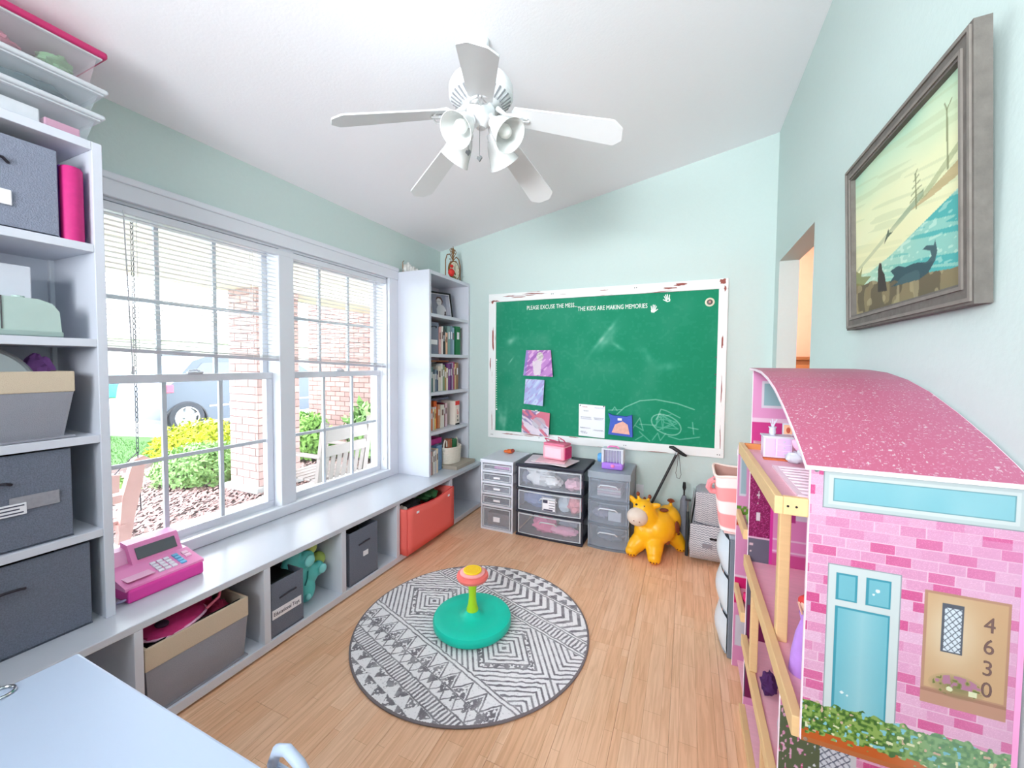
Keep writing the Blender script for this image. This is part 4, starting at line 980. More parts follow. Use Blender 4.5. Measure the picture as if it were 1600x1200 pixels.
def key(x, y, m, w_=.018, h=.014):
    g = G(); a = (x - h / 2, x + h / 2); g.prism([(a[0], keyz(a[0]) + .001), (a[1], keyz(a[1]) + .001), (a[1], keyz(a[1]) + .006), (a[0], keyz(a[0]) + .006)], lambda p, q: (p, y - w_ / 2, q), lambda p, q: (p, y + w_ / 2, q)); build(g, 'key', m, cr)
KW = mat('key_white', (236, 234, 244), .4); KB = mat('key_blue', (110, 190, 232), .4); KP = mat('key_pink', (250, 200, 226), .4)
for r_ in range(4):
    for c_ in range(3): key(-2.065 + r_ * .0215, .915 + c_ * .0235, KW)
    key(-2.065 + r_ * .0215, .995, KB, .020, .015)
for r_ in range(2): key(-2.06 + r_ * .024, 1.030, KP, .022, .018)
t = thing('wristband', 'silvery lilac loop lying left of the pink cash register', 'band', (-1.99, .765, BT))
build(G().tube([(-1.985 + .022 * math.cos(a), .775 + .012 * math.sin(a), BT + .014 + .010 * math.cos(a)) for a in [2 * PI * k / 18 for k in range(18)]], .004, 6, closed=True), 'loop', mat('lilac_silver', (176, 170, 206), .3, .3), t, True)

# ---------------------------------------------------------------- bench cubby contents
bin_open('grey fabric bin with beige band full of pink bags in the first bench cubby', XL + .04, -1.80, .768, 1.14, .053, .325, LGREY, rimm=BEIGE, rimh=.085, bulge=.012, taper=.012, handle=False, name='fabric_bin')
PKS = mat('raspberry_fabric', (206, 50, 120), .7, var=.3, scale=28, bump=.3); WINE = mat('wine_fabric', (150, 30, 70), .8, var=.3, scale=30)
t = thing('toy_handbag', 'raspberry pink quilted handbag lying in the beige-banded bin', 'handbag', (-1.93, .92, .27))
build(G().ell((-1.93, .90, .318), (.115, .125, .035), 28, 16, bumpy=.16, sc=2.2, seed=2), 'body', PKS, t, True)
build(G().tube([(-1.93 + .117 * math.cos(a), .90 + .128 * math.sin(a), .322 + .006 * math.sin(3 * a)) for a in [2 * PI * k / 28 for k in range(28)]], .0055, 6, closed=True), 'piping', PALEPINK, t, True)
build(G().ell((-1.875, .855, .350), (.028, .022, .010), 12, 8), 'bow', mat('bow_dark', (70, 40, 66), .7), t, True)
build(G().tube([(-1.96, 1.0, .335), (-1.93, 1.05, .372), (-1.88, 1.075, .378), (-1.85, 1.05, .36), (-1.85, 1.0, .336)], .006, 6), 'handle', mat('rose_strap', (236, 120, 150), .5), t, True)
cloth('pink cloth stuffed at the far end of the beige-banded bin', (-2.04, 1.04, .315), (.10, .07, .045), (226, 80, 140), 12, m=PKS)
cloth('wine red cloth under the handbag in the beige-banded bin', (-1.90, 1.06, .27), (.075, .055, .05), (150, 30, 70), 13, m=WINE)
t = bin_open('dark grey fabric box with a long handwritten label in the second bench cubby', XL + .04, -1.80, 1.252, 1.428, .053, .318, DGREY, handle=.72)
lb = build(G().box(-1.7995, -1.797, 1.256, 1.412, .142, .186), 'label_card', LABELP, t)
text('Educational Toys', .026, (-1.7965, 1.262, .156), '+X', lb, INK, name='handwriting', sx=.78)
TQ = mat('turquoise_plastic', (96, 200, 196), .35, var=.02); TQL = mat('light_turquoise', (140, 222, 222), .35); LGN = mat('pale_lime', (196, 216, 110), .45)
t = thing('bath_toy', 'turquoise and lime plastic toy shaped like a flower with ball knobs in second cubby', 'toy', (-1.92, 1.54, .053))
g = G().ell((-1.93, 1.475, .235), (.045, .085, .135), 24, 16); g.ell((-1.915, 1.53, .13), (.05, .052, .076), 20, 14); g.ell((-1.915, 1.555, .20), (.045, .05, .06), 18, 12); g.ell((-1.90, 1.525, .30), (.035, .048, .048), 18, 12); g.ell((-1.90, 1.600, .215), (.03, .038, .042), 18, 12)
o = build(g, 'body', TQ, t, True); m = o.modifiers.new('r', 'REMESH'); m.mode = 'VOXEL'; m.voxel_size = .007; m.use_smooth_shade = True
for (y, zz, r_) in ((1.522, .30, .032), (1.606, .218, .026), (1.51, .105, .016)):
    build(G().ell((-1.868, y, zz), (.014, r_, r_), 18, 12), 'button', TQL, t, True)
for (y, zz, r_) in ((1.585, .335, .045), (1.645, .24, .04), (1.46, .352, .048)):
    build(G().ell((-1.95, y, zz), (.04, r_, r_), 18, 12), 'ball_knob', LGN, t, True)
g = G().tube([(-1.878, 1.50, .17), (-1.874, 1.512, .205), (-1.874, 1.515, .245)], .004, 6); build(g, 'slot', mat('deep_teal', (30, 120, 120), .5), t)
t = bin_open('dark grey fabric box with a small pink label in the third bench cubby', XL + .04, -1.80, 1.738, 1.972, .053, .372, DGREY, handle=.74)
build(G().box(-1.799, -1.796, 1.845, 1.885, .195, .225), 'label_card', LABELP, t)
build(G().box(-2.15, -1.84, 1.265, 1.415, .06, .30, .01), 'black_case', BLACK); tag(bpy.data.objects['black_case'], 'black case inside the grey box in the second cubby', 'case')
cloth('black bundle inside the grey box in the third cubby', (-1.98, 1.85, .31), (.13, .09, .045), (36, 34, 40), 15)
# coral bin standing out of the fourth cubby
t = thing('coral_bin', 'coral red fabric storage bin with white rivets in the fourth bench cubby', 'bin', (-1.98, 2.50, .0535))
cx0, cx1, cy0, cy1, c0, c1 = -2.22, -1.745, 2.20, 2.79, .0535, .372
g = G()
def cp(u, v, side):
    bu = .016 * math.sin(PI * u); sag = .018 * math.sin(PI * u) ** 2
    zz = c0 + (c1 - sag - c0) * v
    if side == 0: return (cx1 + bu * v, cy0 + (cy1 - cy0) * u, zz)
    if side == 1: return (cx0 + (cx1 - cx0) * u, cy0 - bu * .3 * v, zz)
    if side == 2: return (cx0 + (cx1 - cx0) * u, cy1 + bu * .3 * v, zz)
    return (cx0, cy0 + (cy1 - cy0) * u, zz)
for sd in range(4):
    vs, fs = [], []
    for i in range(11):
        for k in range(7): vs.append(cp(i / 10, k / 6, sd))
    for i in range(10):
        for k in range(6): a = i * 7 + k; fs.append((a, a + 7, a + 8, a + 1))
    g.mesh(vs, fs)
g.mesh([(cx0, cy0, c0), (cx1, cy0, c0), (cx1, cy1, c0), (cx0, cy1, c0)], [(0, 1, 2, 3)])
o = build(g, 'body', CORAL, t, True); m = o.modifiers.new('s', 'SOLIDIFY'); m.thickness = .008; m.offset = -1
for y in (2.30, 2.70): build(G().box(cx1 + .006, cx1 + .018, y - .014, y + .014, .318, .334, .003), 'rivet', LABELP, t)
build(G().tube([cp(i / 10, 1, 0) for i in range(11)], .005, 6), 'rim_piping', mat('coral_piping', (214, 60, 60), .8), t, True)
cloth('black soft toy in the coral bin', (-1.90, 2.37, .325), (.11, .12, .05), (34, 32, 36), 21, name='soft_toy', cat='soft toy')
cloth('white fluffy toy in the coral bin', (-1.86, 2.27, .315), (.06, .05, .04), (236, 226, 216), 22, name='soft_toy', cat='soft toy')
t = thing('game_controller', 'white and grey toy controller lying on the black toy in coral bin', 'toy', (-1.88, 2.47, .36)); build(G().ell((-1.90, 2.46, .372), (.03, .055, .018), 18, 10, bumpy=.15), 'shell', mat('toy_white', (232, 232, 236), .4), t, True)
for y in (2.44, 2.48): build(G().ell((-1.885, y, .387), (.006, .006, .004), 8, 6), 'button', BLACK, t)
cloth('dark green knitted bundle in the coral bin', (-1.93, 2.62, .335), (.12, .10, .045), (60, 110, 66), 23)
cloth('wine coloured cloth at the back of the coral bin', (-2.10, 2.55, .345), (.08, .16, .04), (130, 40, 66), 24)
t = thing('toy_train', 'small red and cream wooden toy in the fifth bench cubby', 'toy', (-1.92, 2.93, .053))
for k, (y, zz, rgb) in enumerate(((2.90, .078, (190, 60, 60)), (2.93, .115, (226, 206, 180)), (2.90, .155, (176, 70, 80)), (2.915, .20, (214, 170, 150)), (2.895, .25, (150, 70, 60)))):
    build(G().box(-1.93, -1.87, y - .03, y + .03, zz - .022, zz + .018, .006), 'block', mat('block_%d' % k, rgb, .6), t, label=['red block', 'cream block', 'rosy block', 'tan block', 'brown block'][k])
for y in (2.88, 2.93): build(G().cyl((-1.87, y, .072), (-1.862, y, .072), .017, seg=14), 'wheel', mat('wheel_red', (176, 50, 50), .5), t)

# ---------------------------------------------------------------- far bookcase contents
PAGE = mat('book_pages', (232, 226, 212), .9, var=.05, scale=200)
BC = [0]
def book(lab, y0, th, h, dep, rgb, z, group, x1=-1.975, lean=0, face=None):
    t = thing('book', lab, 'book', (x1 - dep / 2, y0 + th / 2, z), group)
    cm = mat('cover_%d_%d_%d' % rgb, rgb, .6, var=.08, scale=40)
    g = G(); c_ = min(.003, th * .15)
    g.box(x1 - c_, x1, y0, y0 + th, z, z + h, .0008, 1); g.box(x1 - dep, x1 - c_, y0, y0 + c_, z, z + h); g.box(x1 - dep, x1 - c_, y0 + th - c_, y0 + th, z, z + h)
    cv = build(g, 'cover', cm, t); build(G().box(x1 - dep + .004, x1 - c_, y0 + c_, y0 + th - c_, z + .003, z + h - .004), 'pages', PAGE, t)
    if h > .15: build(G().box(x1 - .0005, x1 + .0006, y0 + th * .25, y0 + th * .75, z + h * .55, z + h * .8), 'title_patch', LABELP if sum(rgb) < 480 else mat('title_dark', (120, 96, 90), .7), cv)
    if lean: t.rotation_euler = (lean, 0, 0)
    return t
G2, G3, G4, G5 = 'books on the second shelf', 'books on the third shelf', 'books on the fourth shelf', 'books on the bottom shelf'
z2 = 1.4995 - .035; z2 = 1.4645
t = bin_open('grey fabric box with white label on the second shelf of the far bookcase', XL + .06, -1.975, 2.752, 2.915, z2, 1.735, MGREY, handle=.85)
build(G().box(-1.974, -1.970, 2.79, 2.89, 1.545, 1.585), 'label_card', LABELP, t)
for lab, y, th, h, d, c_, ln in (('pale pink tall book beside the grey box', 2.925, .03, .235, .2, (226, 176, 176), 0), ('white spined book right of the pale pink one', 2.960, .026, .245, .2, (236, 226, 222), 0),
        ('thin black book on the second shelf', 2.992, .016, .21, .2, (46, 40, 48), 0), ('dark green book behind the peach one', 3.012, .012, .25, .19, (60, 84, 78), 0), ('peach coloured book on the second shelf', 3.027, .03, .195, .2, (230, 180, 150), 0),
        ('grey-green wide book on the second shelf', 3.062, .042, .255, .2, (128, 160, 156), 0), ('slate blue book on the second shelf', 3.107, .03, .26, .2, (122, 146, 168), 0), ('pale blue book left of the green binder', 3.14, .03, .25, .2, (150, 178, 196), 0),
        ('bright green binder at the right end of the second shelf', 3.20, .075, .265, .22, (30, 120, 72), 0)):
    book(lab, y, th, h, d, c_, z2, G2)
z3 = 1.1425; y = 2.752
for lab, th, h, c_ in (('sage green book at the left end of the third shelf', .032, .20, (150, 176, 150)), ('thin moss book on the third shelf', .014, .21, (120, 140, 110)), ('teal book fourth from left on third shelf', .03, .21, (96, 130, 130)),
        ('short white book on the third shelf', .022, .15, (232, 232, 230)), ('grey-blue book on the third shelf', .026, .19, (120, 138, 156)), ('navy thin book on the third shelf', .016, .18, (60, 66, 100)),
        ('cream book with large label on the third shelf', .045, .22, (220, 212, 198)), ('white tall book on the third shelf', .018, .24, (238, 236, 232)), ('green and ochre book on the third shelf', .03, .23, (130, 150, 120)),
        ('ochre book on the third shelf', .02, .21, (176, 140, 84)), ('ivory book on the third shelf', .026, .20, (230, 222, 206)), ('violet book on the third shelf', .03, .235, (126, 70, 130)), ('plum book right of the violet one', .026, .24, (100, 56, 110)),
        ('lilac grey book on the third shelf', .024, .25, (170, 150, 176)), ('magenta thin book on the third shelf', .014, .255, (170, 50, 110)), ('straw coloured book on the third shelf', .026, .24, (206, 180, 130)), ('brown wide book at the right end of third shelf', .036, .25, (150, 110, 80))):
    book(lab, y, th, h, .19, c_, z3, G3); y += th + .0035
g = G().box(-2.2, -1.99, 2.80, 3.1, z3 + .255, z3 + .268, .002); tag(build(g, 'flat_book', mat('flat_brown', (150, 90, 60), .7)), 'brown flat book lying on top of the third shelf row', 'book', G3)
z4 = .8085; y = 2.752
for lab, th, h, c_, x1 in (('pale green thin book at the left end of fourth shelf', .014, .17, (190, 206, 170), -1.985), ('olive and orange book with red top', .045, .20, (196, 150, 40), -1.985), ('orange book on the fourth shelf', .022, .185, (236, 120, 50), -1.985),
        ('white-spined paperback on the fourth shelf', .022, .20, (240, 228, 218), -1.985), ('yellow thin book on the fourth shelf', .020, .18, (230, 200, 120), -1.985), ('large orange book on the fourth shelf', .046, .245, (232, 104, 40), -2.01), ('tan recipe book on the fourth shelf', .03, .21, (206, 140, 100), -2.0),
        ('cream book with round back on the fourth shelf', .05, .205, (226, 222, 212), -1.99), ('maroon narrow book on the fourth shelf', .022, .22, (116, 40, 56), -2.0), ('pale pink book on the fourth shelf', .034, .215, (226, 196, 206), -2.0)):
    book(lab, y, th, h, .17, c_, z4, G4, x1=x1); y += th + .004
bpy.data.objects['cover'].name = 'cover'
build(G().box(-1.986, -1.9835, 2.770, 2.81, z4 + .14, z4 + .20, .0005), 'red_top', mat('red_cover', (230, 50, 40), .5), [o for o in C.objects if o.get('label') == 'olive and orange book with red top'][0])
t = thing('book', 'thick white and red lettered book at the right of the fourth shelf', 'book', (-2.0, 3.22, z4), G4)
build(G().box(-2.13, -1.972, 3.185, 3.262, z4, z4 + .225, .002), 'cover', mat('cream_cover', (238, 226, 214), .6), t); build(G().box(-2.128, -1.9705, 3.187, 3.260, z4 + .185, z4 + .224, .001), 'red_band', mat('red_cover', (230, 50, 40), .5), t)
build(G().box(-2.128, -1.9705, 3.187, 3.260, z4 + .001, z4 + .014, .001), 'dark_band', DARKIN, t)
for ch, zz in (('L', .125), ('O', .098), ('V', .066), ('N', .030)): text(ch, .034, (-1.9695, 3.205 + .008, z4 + zz), '+X', t, DARKIN if ch in 'VN' else mat('red_cover', (230, 50, 40)), sx=1.0)
for k, (lab, y0, y1, zz, rgb) in enumerate((('slate blue flat book lying over the fourth shelf books', 2.86, 3.16, .25, (120, 130, 160)), ('black flat book topmost on the fourth shelf', 2.90, 3.15, .262, (60, 56, 70)))):
    tag(build(G().box(-2.2, -2.03, y0, y1, z4 + zz, z4 + zz + .011, .002), 'flat_book', mat('flat_%d' % k, rgb, .6)), lab, 'book', G4)
zb = BT; y = 2.752
for lab, th, h, c_, d in (('pink spined book at the left end of bottom shelf', .026, .20, (226, 150, 150), .17), ('taupe book on the bottom shelf', .018, .20, (170, 150, 140), .17), ('white book second on bottom shelf', .024, .195, (236, 232, 226), .17), ('grey-white book on the bottom shelf', .02, .20, (206, 206, 212), .17), ('cream tall book on the bottom shelf', .024, .21, (230, 214, 190), .17)):
    book(lab, y, th, h, d, c_, zb, G5, x1=-1.95); y += th + .003
tag(build(G().box(-2.16, -1.985, 2.905, 2.985, zb, zb + .22, .003), 'picture_book', mat('sky_cover', (120, 160, 200), .5, var=.3, scale=30)), 'blue picture book left of the rope basket', 'book', G5)
tag(build(G().box(-2.20, -2.03, 2.79, 3.05, zb + .225, zb + .275, .004), 'magenta_box', mat('magenta_print', (206, 60, 150), .6, var=.4, scale=25)), 'magenta patterned box lying at the back of the bottom shelf', 'box')
tag(build(G().box(-2.12, -1.84, 3.0, 3.33, zb, zb + .035, .003), 'flat_box', mat('taupe_box', (176, 164, 150), .7, var=.1)), 'flat grey-brown box under the white rope basket', 'box')
t = thing('rope_basket', 'white rope basket with two loop handles on the bottom shelf of far bookcase', 'basket', (-1.98, 3.12, zb + .035))
zq = zb + .0355
g = G()
for k in range(13): 
    zz = zq + .006 + k * .0115; r_ = .098 + .012 * k / 13
    g.tube([(-1.985 + r_ * .72 * math.cos(a), 3.13 + r_ * 1.12 * math.sin(a), zz) for a in [2 * PI * i / 32 for i in range(32)]], .0066, 6, closed=True)
build(g, 'coiled_body', mat('cotton_rope', (236, 228, 216), .9, var=.08, scale=200, bump=.4), t, True)
build(G().lathe([(0, 0), (.1, 0), (.1, .006), (0, .006)], (-1.985, 3.13, zq), 24, sx=.72, sy=1.1), 'base', mat('cotton_rope', (236, 228, 216)), t)
for s_ in (-1, 1):
    build(G().tube([(-1.985, 3.13 + s_ * .118, zq + .10), (-1.985, 3.13 + s_ * .116, zq + .18), (-1.985, 3.13 + s_ * .095, zq + .215), (-1.985, 3.13 + s_ * .070, zq + .205), (-1.985, 3.13 + s_ * .066, zq + .15)], .007, 6), 'loop_handle', mat('cotton_rope', (236, 228, 216)), t, True)
tag(build(G().box(-2.03, -1.97, 3.08, 3.13, zq + .02, zq + .215, .003), 'small_book', mat('rust_print', (176, 110, 80), .6, var=.4, scale=40)), 'rust coloured booklet standing in the rope basket', 'book')
tag(build(G().box(-2.03, -1.97, 3.14, 3.21, zq + .02, zq + .205, .003), 'small_book', mat('forest_print', (36, 110, 66), .6, var=.3, scale=40)), 'dark green booklet standing in the rope basket', 'book')
# photo frames on the first shelf
def photo(lab, yb, xb, w_, h, tilt, yaw, fm, fn, group='framed photographs on the first shelf'):
    t = thing('photo_frame', lab, 'photo frame', (0, 0, 0), group)
    build(G().frame(-.009, .009, -w_ / 2, w_ / 2, 0, h, .015, bev=.002), 'frame', fm, t)
    build(G().box(-.007, .001, -w_ / 2 + .012, w_ / 2 - .012, .012, h - .012), 'mount', LABELP, t)
    sheet('photograph', t, (.0018, -w_ / 2 + .022, .022), (0, w_ - .044, 0), (0, 0, h - .044), 40, 40, fn, P_PAPER)
    build(G().prism([(-.009, h * .75), (-.012, h * .75), (-.085, .0), (-.078, 0)], lambda a, c: (a, -.02, c), lambda a, c: (a, .02, c)), 'easel_strut', DARKIN, t)
    pose(t, (xb, yb, 1.7995), (0, -tilt, yaw)); return t
def pbaby(U, V):
    b = full(U, (150, 152, 166)); hair = np.hypot((U - .44) / .19, (V - .70) / .2) < 1; face = np.hypot((U - .42) / .14, (V - .64) / .17) < 1; body = np.hypot((U - .5) / .27, (V - .18) / .34) < 1
    eyes = (np.hypot(U - .37, V - .66) < .018) | (np.hypot(U - .47, V - .66) < .018) | ((np.abs(V - .56) < .01) & (np.abs(U - .42) < .04))
    return rgbmix(b, [(nzf(U, V, 6, seed=2) * .5, (120, 124, 150)), (hair, (96, 72, 66)), (face, (226, 222, 224)), (body, (214, 214, 220)), (eyes, (90, 80, 84)), (((U > .8) & (np.abs(V - .5) < .45)) * .6, (200, 200, 214))])
photo('black framed photograph of a small child on the first shelf', 3.10, -2.06, .235, .245, .22, -.42, BLACK, pbaby)
photo('pale wood framed photograph partly behind the black frame', 2.90, -2.13, .20, .25, .20, -.30, mat('pale_wood_frame', (212, 190, 168), .6), lambda U, V: rgbmix(full(U, (200, 198, 196)), [(nzf(U, V, 8, seed=5) > .55, (168, 166, 170))]))
tag(build(G().lathe([(0, 0), (.008, .0), (.010, .012), (.006, .03), (.008, .04), (0, .046)], (-1.975, 3.02, 1.7995), 12), 'tiny_figure', mat('dark_figure', (70, 60, 66), .5), smooth=True), 'tiny dark figure standing in front of the framed photographs', 'figurine')
# clock and ornament on top of far bookcase
IRON = mat('bronze_iron', (140, 96, 52), .5, .5, var=.2); zc = 2.149
t = thing('mantel_clock', 'bronze wire mantel clock with red rose on top of far bookcase', 'clock', (-2.0, 3.18, zc))
cyy = 3.185; xx = -2.0
g = G().tube([(xx, cyy - .125, zc), (xx, cyy - .125, zc + .16), (xx, cyy - .10, zc + .215), (xx, cyy - .055, zc + .23), (xx, cyy - .02, zc + .20), (xx, cyy, zc + .185)], .0045, 6)
g.tube([(xx, cyy + .125, zc), (xx, cyy + .125, zc + .16), (xx, cyy + .10, zc + .215), (xx, cyy + .055, zc + .23), (xx, cyy + .02, zc + .20), (xx, cyy, zc + .185)], .0045, 6)
g.box(xx - .03, xx + .03, cyy - .13, cyy + .13, zc, zc + .008, .002)
g.tube([(xx, cyy, zc + .14), (xx, cyy, zc + .28), (xx, cyy, zc + .315)], [.008, .006, .002], 6)
build(g, 'wire_frame', IRON, t, True)
g = G()
for s_ in (-1, 1):
    g.tube([(xx, cyy + s_ * q[0], zc + q[1]) for q in ((.0, .20), (.03, .24), (.055, .27), (.03, .29), (.02, .265), (.032, .255))], .0035, 5)
    g.tube([(xx, cyy + s_ * q[0], zc + q[1]) for q in ((.0, .23), (.018, .255), (.02, .28), (.0, .30))], .0035, 5)
    g.tube([(xx, cyy + s_ * (.05 + .014 * math.cos(a)), zc + .175 + .014 * math.sin(a)) for a in [.3 + 4.6 * k / 10 for k in range(11)]], .003, 5)
build(g, 'scrollwork', IRON, t, True)
Rx = Matrix.Rotation(PI / 2, 3, 'Y')
ck = build(G().lathe([(0, -.012), (.083, -.012), (.088, .0), (.086, .010), (.078, .008), (0, .006)], (xx + .004, cyy + .01, zc + .094), 36, Rx, cap=False), 'clock_case', IRON, t, True)
build(G().lathe([(0, .0), (.077, 0), (.077, .003), (0, .003)], (xx + .011, cyy + .01, zc + .094), 36, Rx), 'dial', mat('ivory_dial', (232, 226, 204), .6), ck)
for k in range(12):
    a = PI * k / 6; build(G().box(xx + .0145, xx + .0155, cyy + .01 + .064 * math.sin(a) - .002, cyy + .01 + .064 * math.sin(a) + .002, zc + .094 + .064 * math.cos(a) - .005, zc + .094 + .064 * math.cos(a) + .005), 'hour_mark', BLACK, ck)
g = G().box(xx + .016, xx + .017, cyy + .0085, cyy + .0115, zc + .094, zc + .15); g.box(xx + .016, xx + .017, cyy + .001, cyy + .004, zc + .094, zc + .13); build(g, 'hands', BLACK, ck)
rs_ = G().ell((xx + .035, cyy - .085, zc + .055), (.025, .034, .034), 18, 12, bumpy=.3, sc=5); rs_.ell((xx + .03, cyy - .07, zc + .115), (.014, .022, .014), 12, 8, bumpy=.3)
build(rs_, 'rose', mat('red_rose', (214, 50, 44), .7, var=.25, scale=40), t, True)
g = G()
for q in ((-.05, .03), (-.03, .07), (-.10, .02), (-.02, .03)): g.ell((xx + .03, cyy + q[0] + .01, zc + q[1] - .008), (.004, .022, .011), 10, 6, R=Matrix.Rotation(q[0] * 20, 3, 'X'))
build(g, 'leaves', mat('dull_leaf', (120, 116, 70), .8), t, True)
t = thing('ornament', 'small silver and white ornament on the left side of the far bookcase top', 'ornament', (-2.15, 2.76, zc))
for k, (x, y, r_, h) in enumerate(((-2.20, 2.755, .022, .07), (-2.17, 2.758, .022, .085), (-2.145, 2.755, .02, .055), (-2.12, 2.76, .018, .045), (-2.09, 2.765, .014, .025))):
    build(G().ell((x, y, zc + h / 2), (r_, r_ * .8, h / 2), 14, 10, bumpy=.35, sc=3, seed=k), 'petal', mat('silver_white', (206, 204, 200), .5, .2, var=.3, scale=60), t, True)
build(G().tube([(-2.225, 2.755, zc), (-2.225, 2.75, zc + .09), (-2.21, 2.75, zc + .10)], .003, 6), 'stem', IRON, t)

# ---------------------------------------------------------------- drawer units by the back wall
DRW = mat('clear_drawer', (236, 240, 250), .25, alpha=.13, spec=.6); DRWG = mat('smoky_drawer', (206, 216, 230), .3, alpha=.22, spec=.6)
GRYP = mat('grey_plastic', (152, 162, 174), .45); GRYD = mat('slate_plastic', (120, 128, 140), .45); BLKF = mat('black_frame_plastic', (40, 42, 56), .4)
def curved_front(g, x0, x1, y, z0, z1, bow, th=.003, n=8):
    vs = []
    for i in range(n + 1):
        u = i / n; b_ = bow * (1 - (2 * u - 1) ** 2); x = x0 + (x1 - x0) * u
        vs += [(x, y - b_, z0), (x, y - b_, z1), (x, y - b_ + th, z0), (x, y - b_ + th, z1)]
    fs = []
    for i in range(n):
        a = 4 * i; b2 = a + 4; fs += [(a, b2, b2 + 1, a + 1), (a + 2, a + 3, b2 + 3, b2 + 2), (a, a + 2, b2 + 2, b2), (a + 1, b2 + 1, b2 + 3, a + 3)]
    fs += [(0, 1, 3, 2), (4 * n, 4 * n + 2, 4 * n + 3, 4 * n + 1)]
    g.mesh(vs, fs)
def drawer(parent, x0, x1, yf, yb, z0, z1, m, bow=0, handle='lip', hm=None, frame=None):
    g = G(); curved_front(g, x0, x1, yf, z0, z1, bow)
    g.box(x0 + .008, x0 + .010, yf + .005, yb, z0 + .004, z1 - .008); g.box(x1 - .010, x1 - .008, yf + .005, yb, z0 + .004, z1 - .008); g.box(x0 + .01, x1 - .01, yf + .005, yb, z0 + .004, z0 + .006)
    d = build(g, 'drawer', m, parent)
    xm = (x0 + x1) / 2
    if handle == 'lip':
        wv = min(.07, (x1 - x0) * .28); zh = z0 + (z1 - z0) * .72
        g = G().tube([(xm - wv, yf - bow, zh - .018), (xm - wv * .8, yf - bow - .014, zh), (xm, yf - bow - .017, zh + .003), (xm + wv * .8, yf - bow - .014, zh), (xm + wv, yf - bow, zh - .018)], .005, 8)
        build(g, 'handle', hm or CLRL, d, True)
    elif handle == 'slot':
        build(G().box(xm - .03, xm + .03, yf - bow - .006, yf - bow, z0 + (z1 - z0) * .32, z0 + (z1 - z0) * .55, .002), 'handle', hm or LABELP, d)
    if frame:
        g = G(); curved_front(g, x0 + .004, x1 - .004, yf - .0035, z1 - .014, z1 - .006, bow); curved_front(g, x0 + .004, x1 - .004, yf - .0035, z0 + .004, z0 + .010, bow); g.box(x0 + .004, x0 + .012, yf - .005, yf, z0 + .008, z1 - .008); g.box(x1 - .012, x1 - .004, yf - .005, yf, z0 + .008, z1 - .008)
        build(g, 'front_rim', frame, d)
    return d
# white five-drawer unit
t = thing('drawer_tower', 'narrow white five-drawer plastic tower left of the black-framed drawers', 'drawers', (-1.42, 3.14, 0))
x0, x1, yf, yb = -1.560, -1.268, 2.935, 3.30
build(G().box(x0 - .004, x1 + .004, yf - .012, yb, .562, .592, .004), 'top', WHITE, t)
zr = [.0, .198, .298, .392, .485, .562]
for k in range(5):
    build(G().box(x0, x1, yf - .006, yb, zr[k], zr[k] + .018, .002), 'rail', WHITE, t)
    drawer(t, x0 + .018, x1 - .018, yf, yb - .02, zr[k] + .02, zr[k + 1] - .004, DRW, handle='slot' if k < 4 else None, frame=CLRL)
g = G().box(x0, x0 + .004, yf, yb, .018, .562); g.box(x1 - .004, x1, yf, yb, .018, .562); g.box(x0, x1, yb - .004, yb, .018, .562)
build(g, 'side_panels', mat('milky_plastic', (232, 234, 240), .4, alpha=.8), t)
g = G().box(x0, x0 + .014, yf - .004, yf + .012, .018, .562); g.box(x1 - .014, x1, yf - .004, yf + .012, .018, .562); build(g, 'front_posts', WHITE, t)
for k, (lab, zz, h, rgb, xa, xb) in enumerate((('pink stationery in the top drawer of the white tower', .508, .022, (236, 150, 200), -1.46, -1.30), ('dark pens in the second drawer of the white tower', .413, .03, (110, 110, 120), -1.50, -1.32), ('grey craft bits in the third drawer of the white tower', .320, .03, (140, 140, 150), -1.48, -1.30),
        ('dark craft bits in the fourth drawer of the white tower', .226, .03, (104, 104, 112), -1.52, -1.31), ('stack of grey-brown sheets in the bottom drawer of the white tower', .028, .10, (128, 120, 122), -1.52, -1.31))):
    t2 = build(G().box(xa, xb, yf + .04, yb - .08, zz, zz + h, .006), 'craft_supplies', mat('fill_%d_%d_%d' % rgb, rgb, .8, var=.5, scale=60)); tag(t2, lab, 'supplies')
t = thing('toy_figure', 'small orange and red toy on top of the white drawer tower', 'toy', (-1.42, 3.2, .592))
build(G().ell((-1.425, 3.21, .610), (.038, .025, .018), 14, 8, bumpy=.3), 'body', mat('orange_toy', (226, 110, 50), .5, var=.3, scale=40), t, True); build(G().ell((-1.392, 3.205, .618), (.018, .018, .018), 12, 8), 'head', mat('dark_red_toy', (150, 60, 50), .5), t, True)
build(G().ell((-1.46, 3.205, .608), (.018, .014, .014), 12, 8), 'tail', mat('orange_toy', (226, 110, 50)), t, True)
# black framed three-drawer unit
t = thing('drawer_chest', 'wide three-drawer chest with black frame and clear drawers of clothes', 'drawers', (-.97, 3.14, 0))
x0, x1, yf, yb = -1.245, -.695, 2.955, 3.34
build(G().box(x0 - .004, x1 + .004, yf - .02, yb, .562, .588, .006), 'top', BLKF, t)
for z in (.0, .192, .378): build(G().box(x0, x1, yf - .018, yb, z, z + .014, .003), 'rail', BLKF, t)
for a, b_ in ((x0, x0 + .012), (x1 - .012, x1)):
    for c, d in ((yf, yf + .014), (yb - .014, yb)): build(G().box(a, b_, c, d, .014, .562, .002), 'post', BLKF, t)
for k, (za, zc_) in enumerate(((.016, .190), (.208, .376), (.394, .560))): drawer(t, x0 + .014, x1 - .014, yf - .002, yb - .03, za, zc_, DRW, bow=.014, hm=CLRL, frame=CLRL)
lb = build(G().box(-1.02, -.905, yf - .0245, yf - .0215, .235, .345, .001), 'drawer_label', LABELP, t)
g = G()
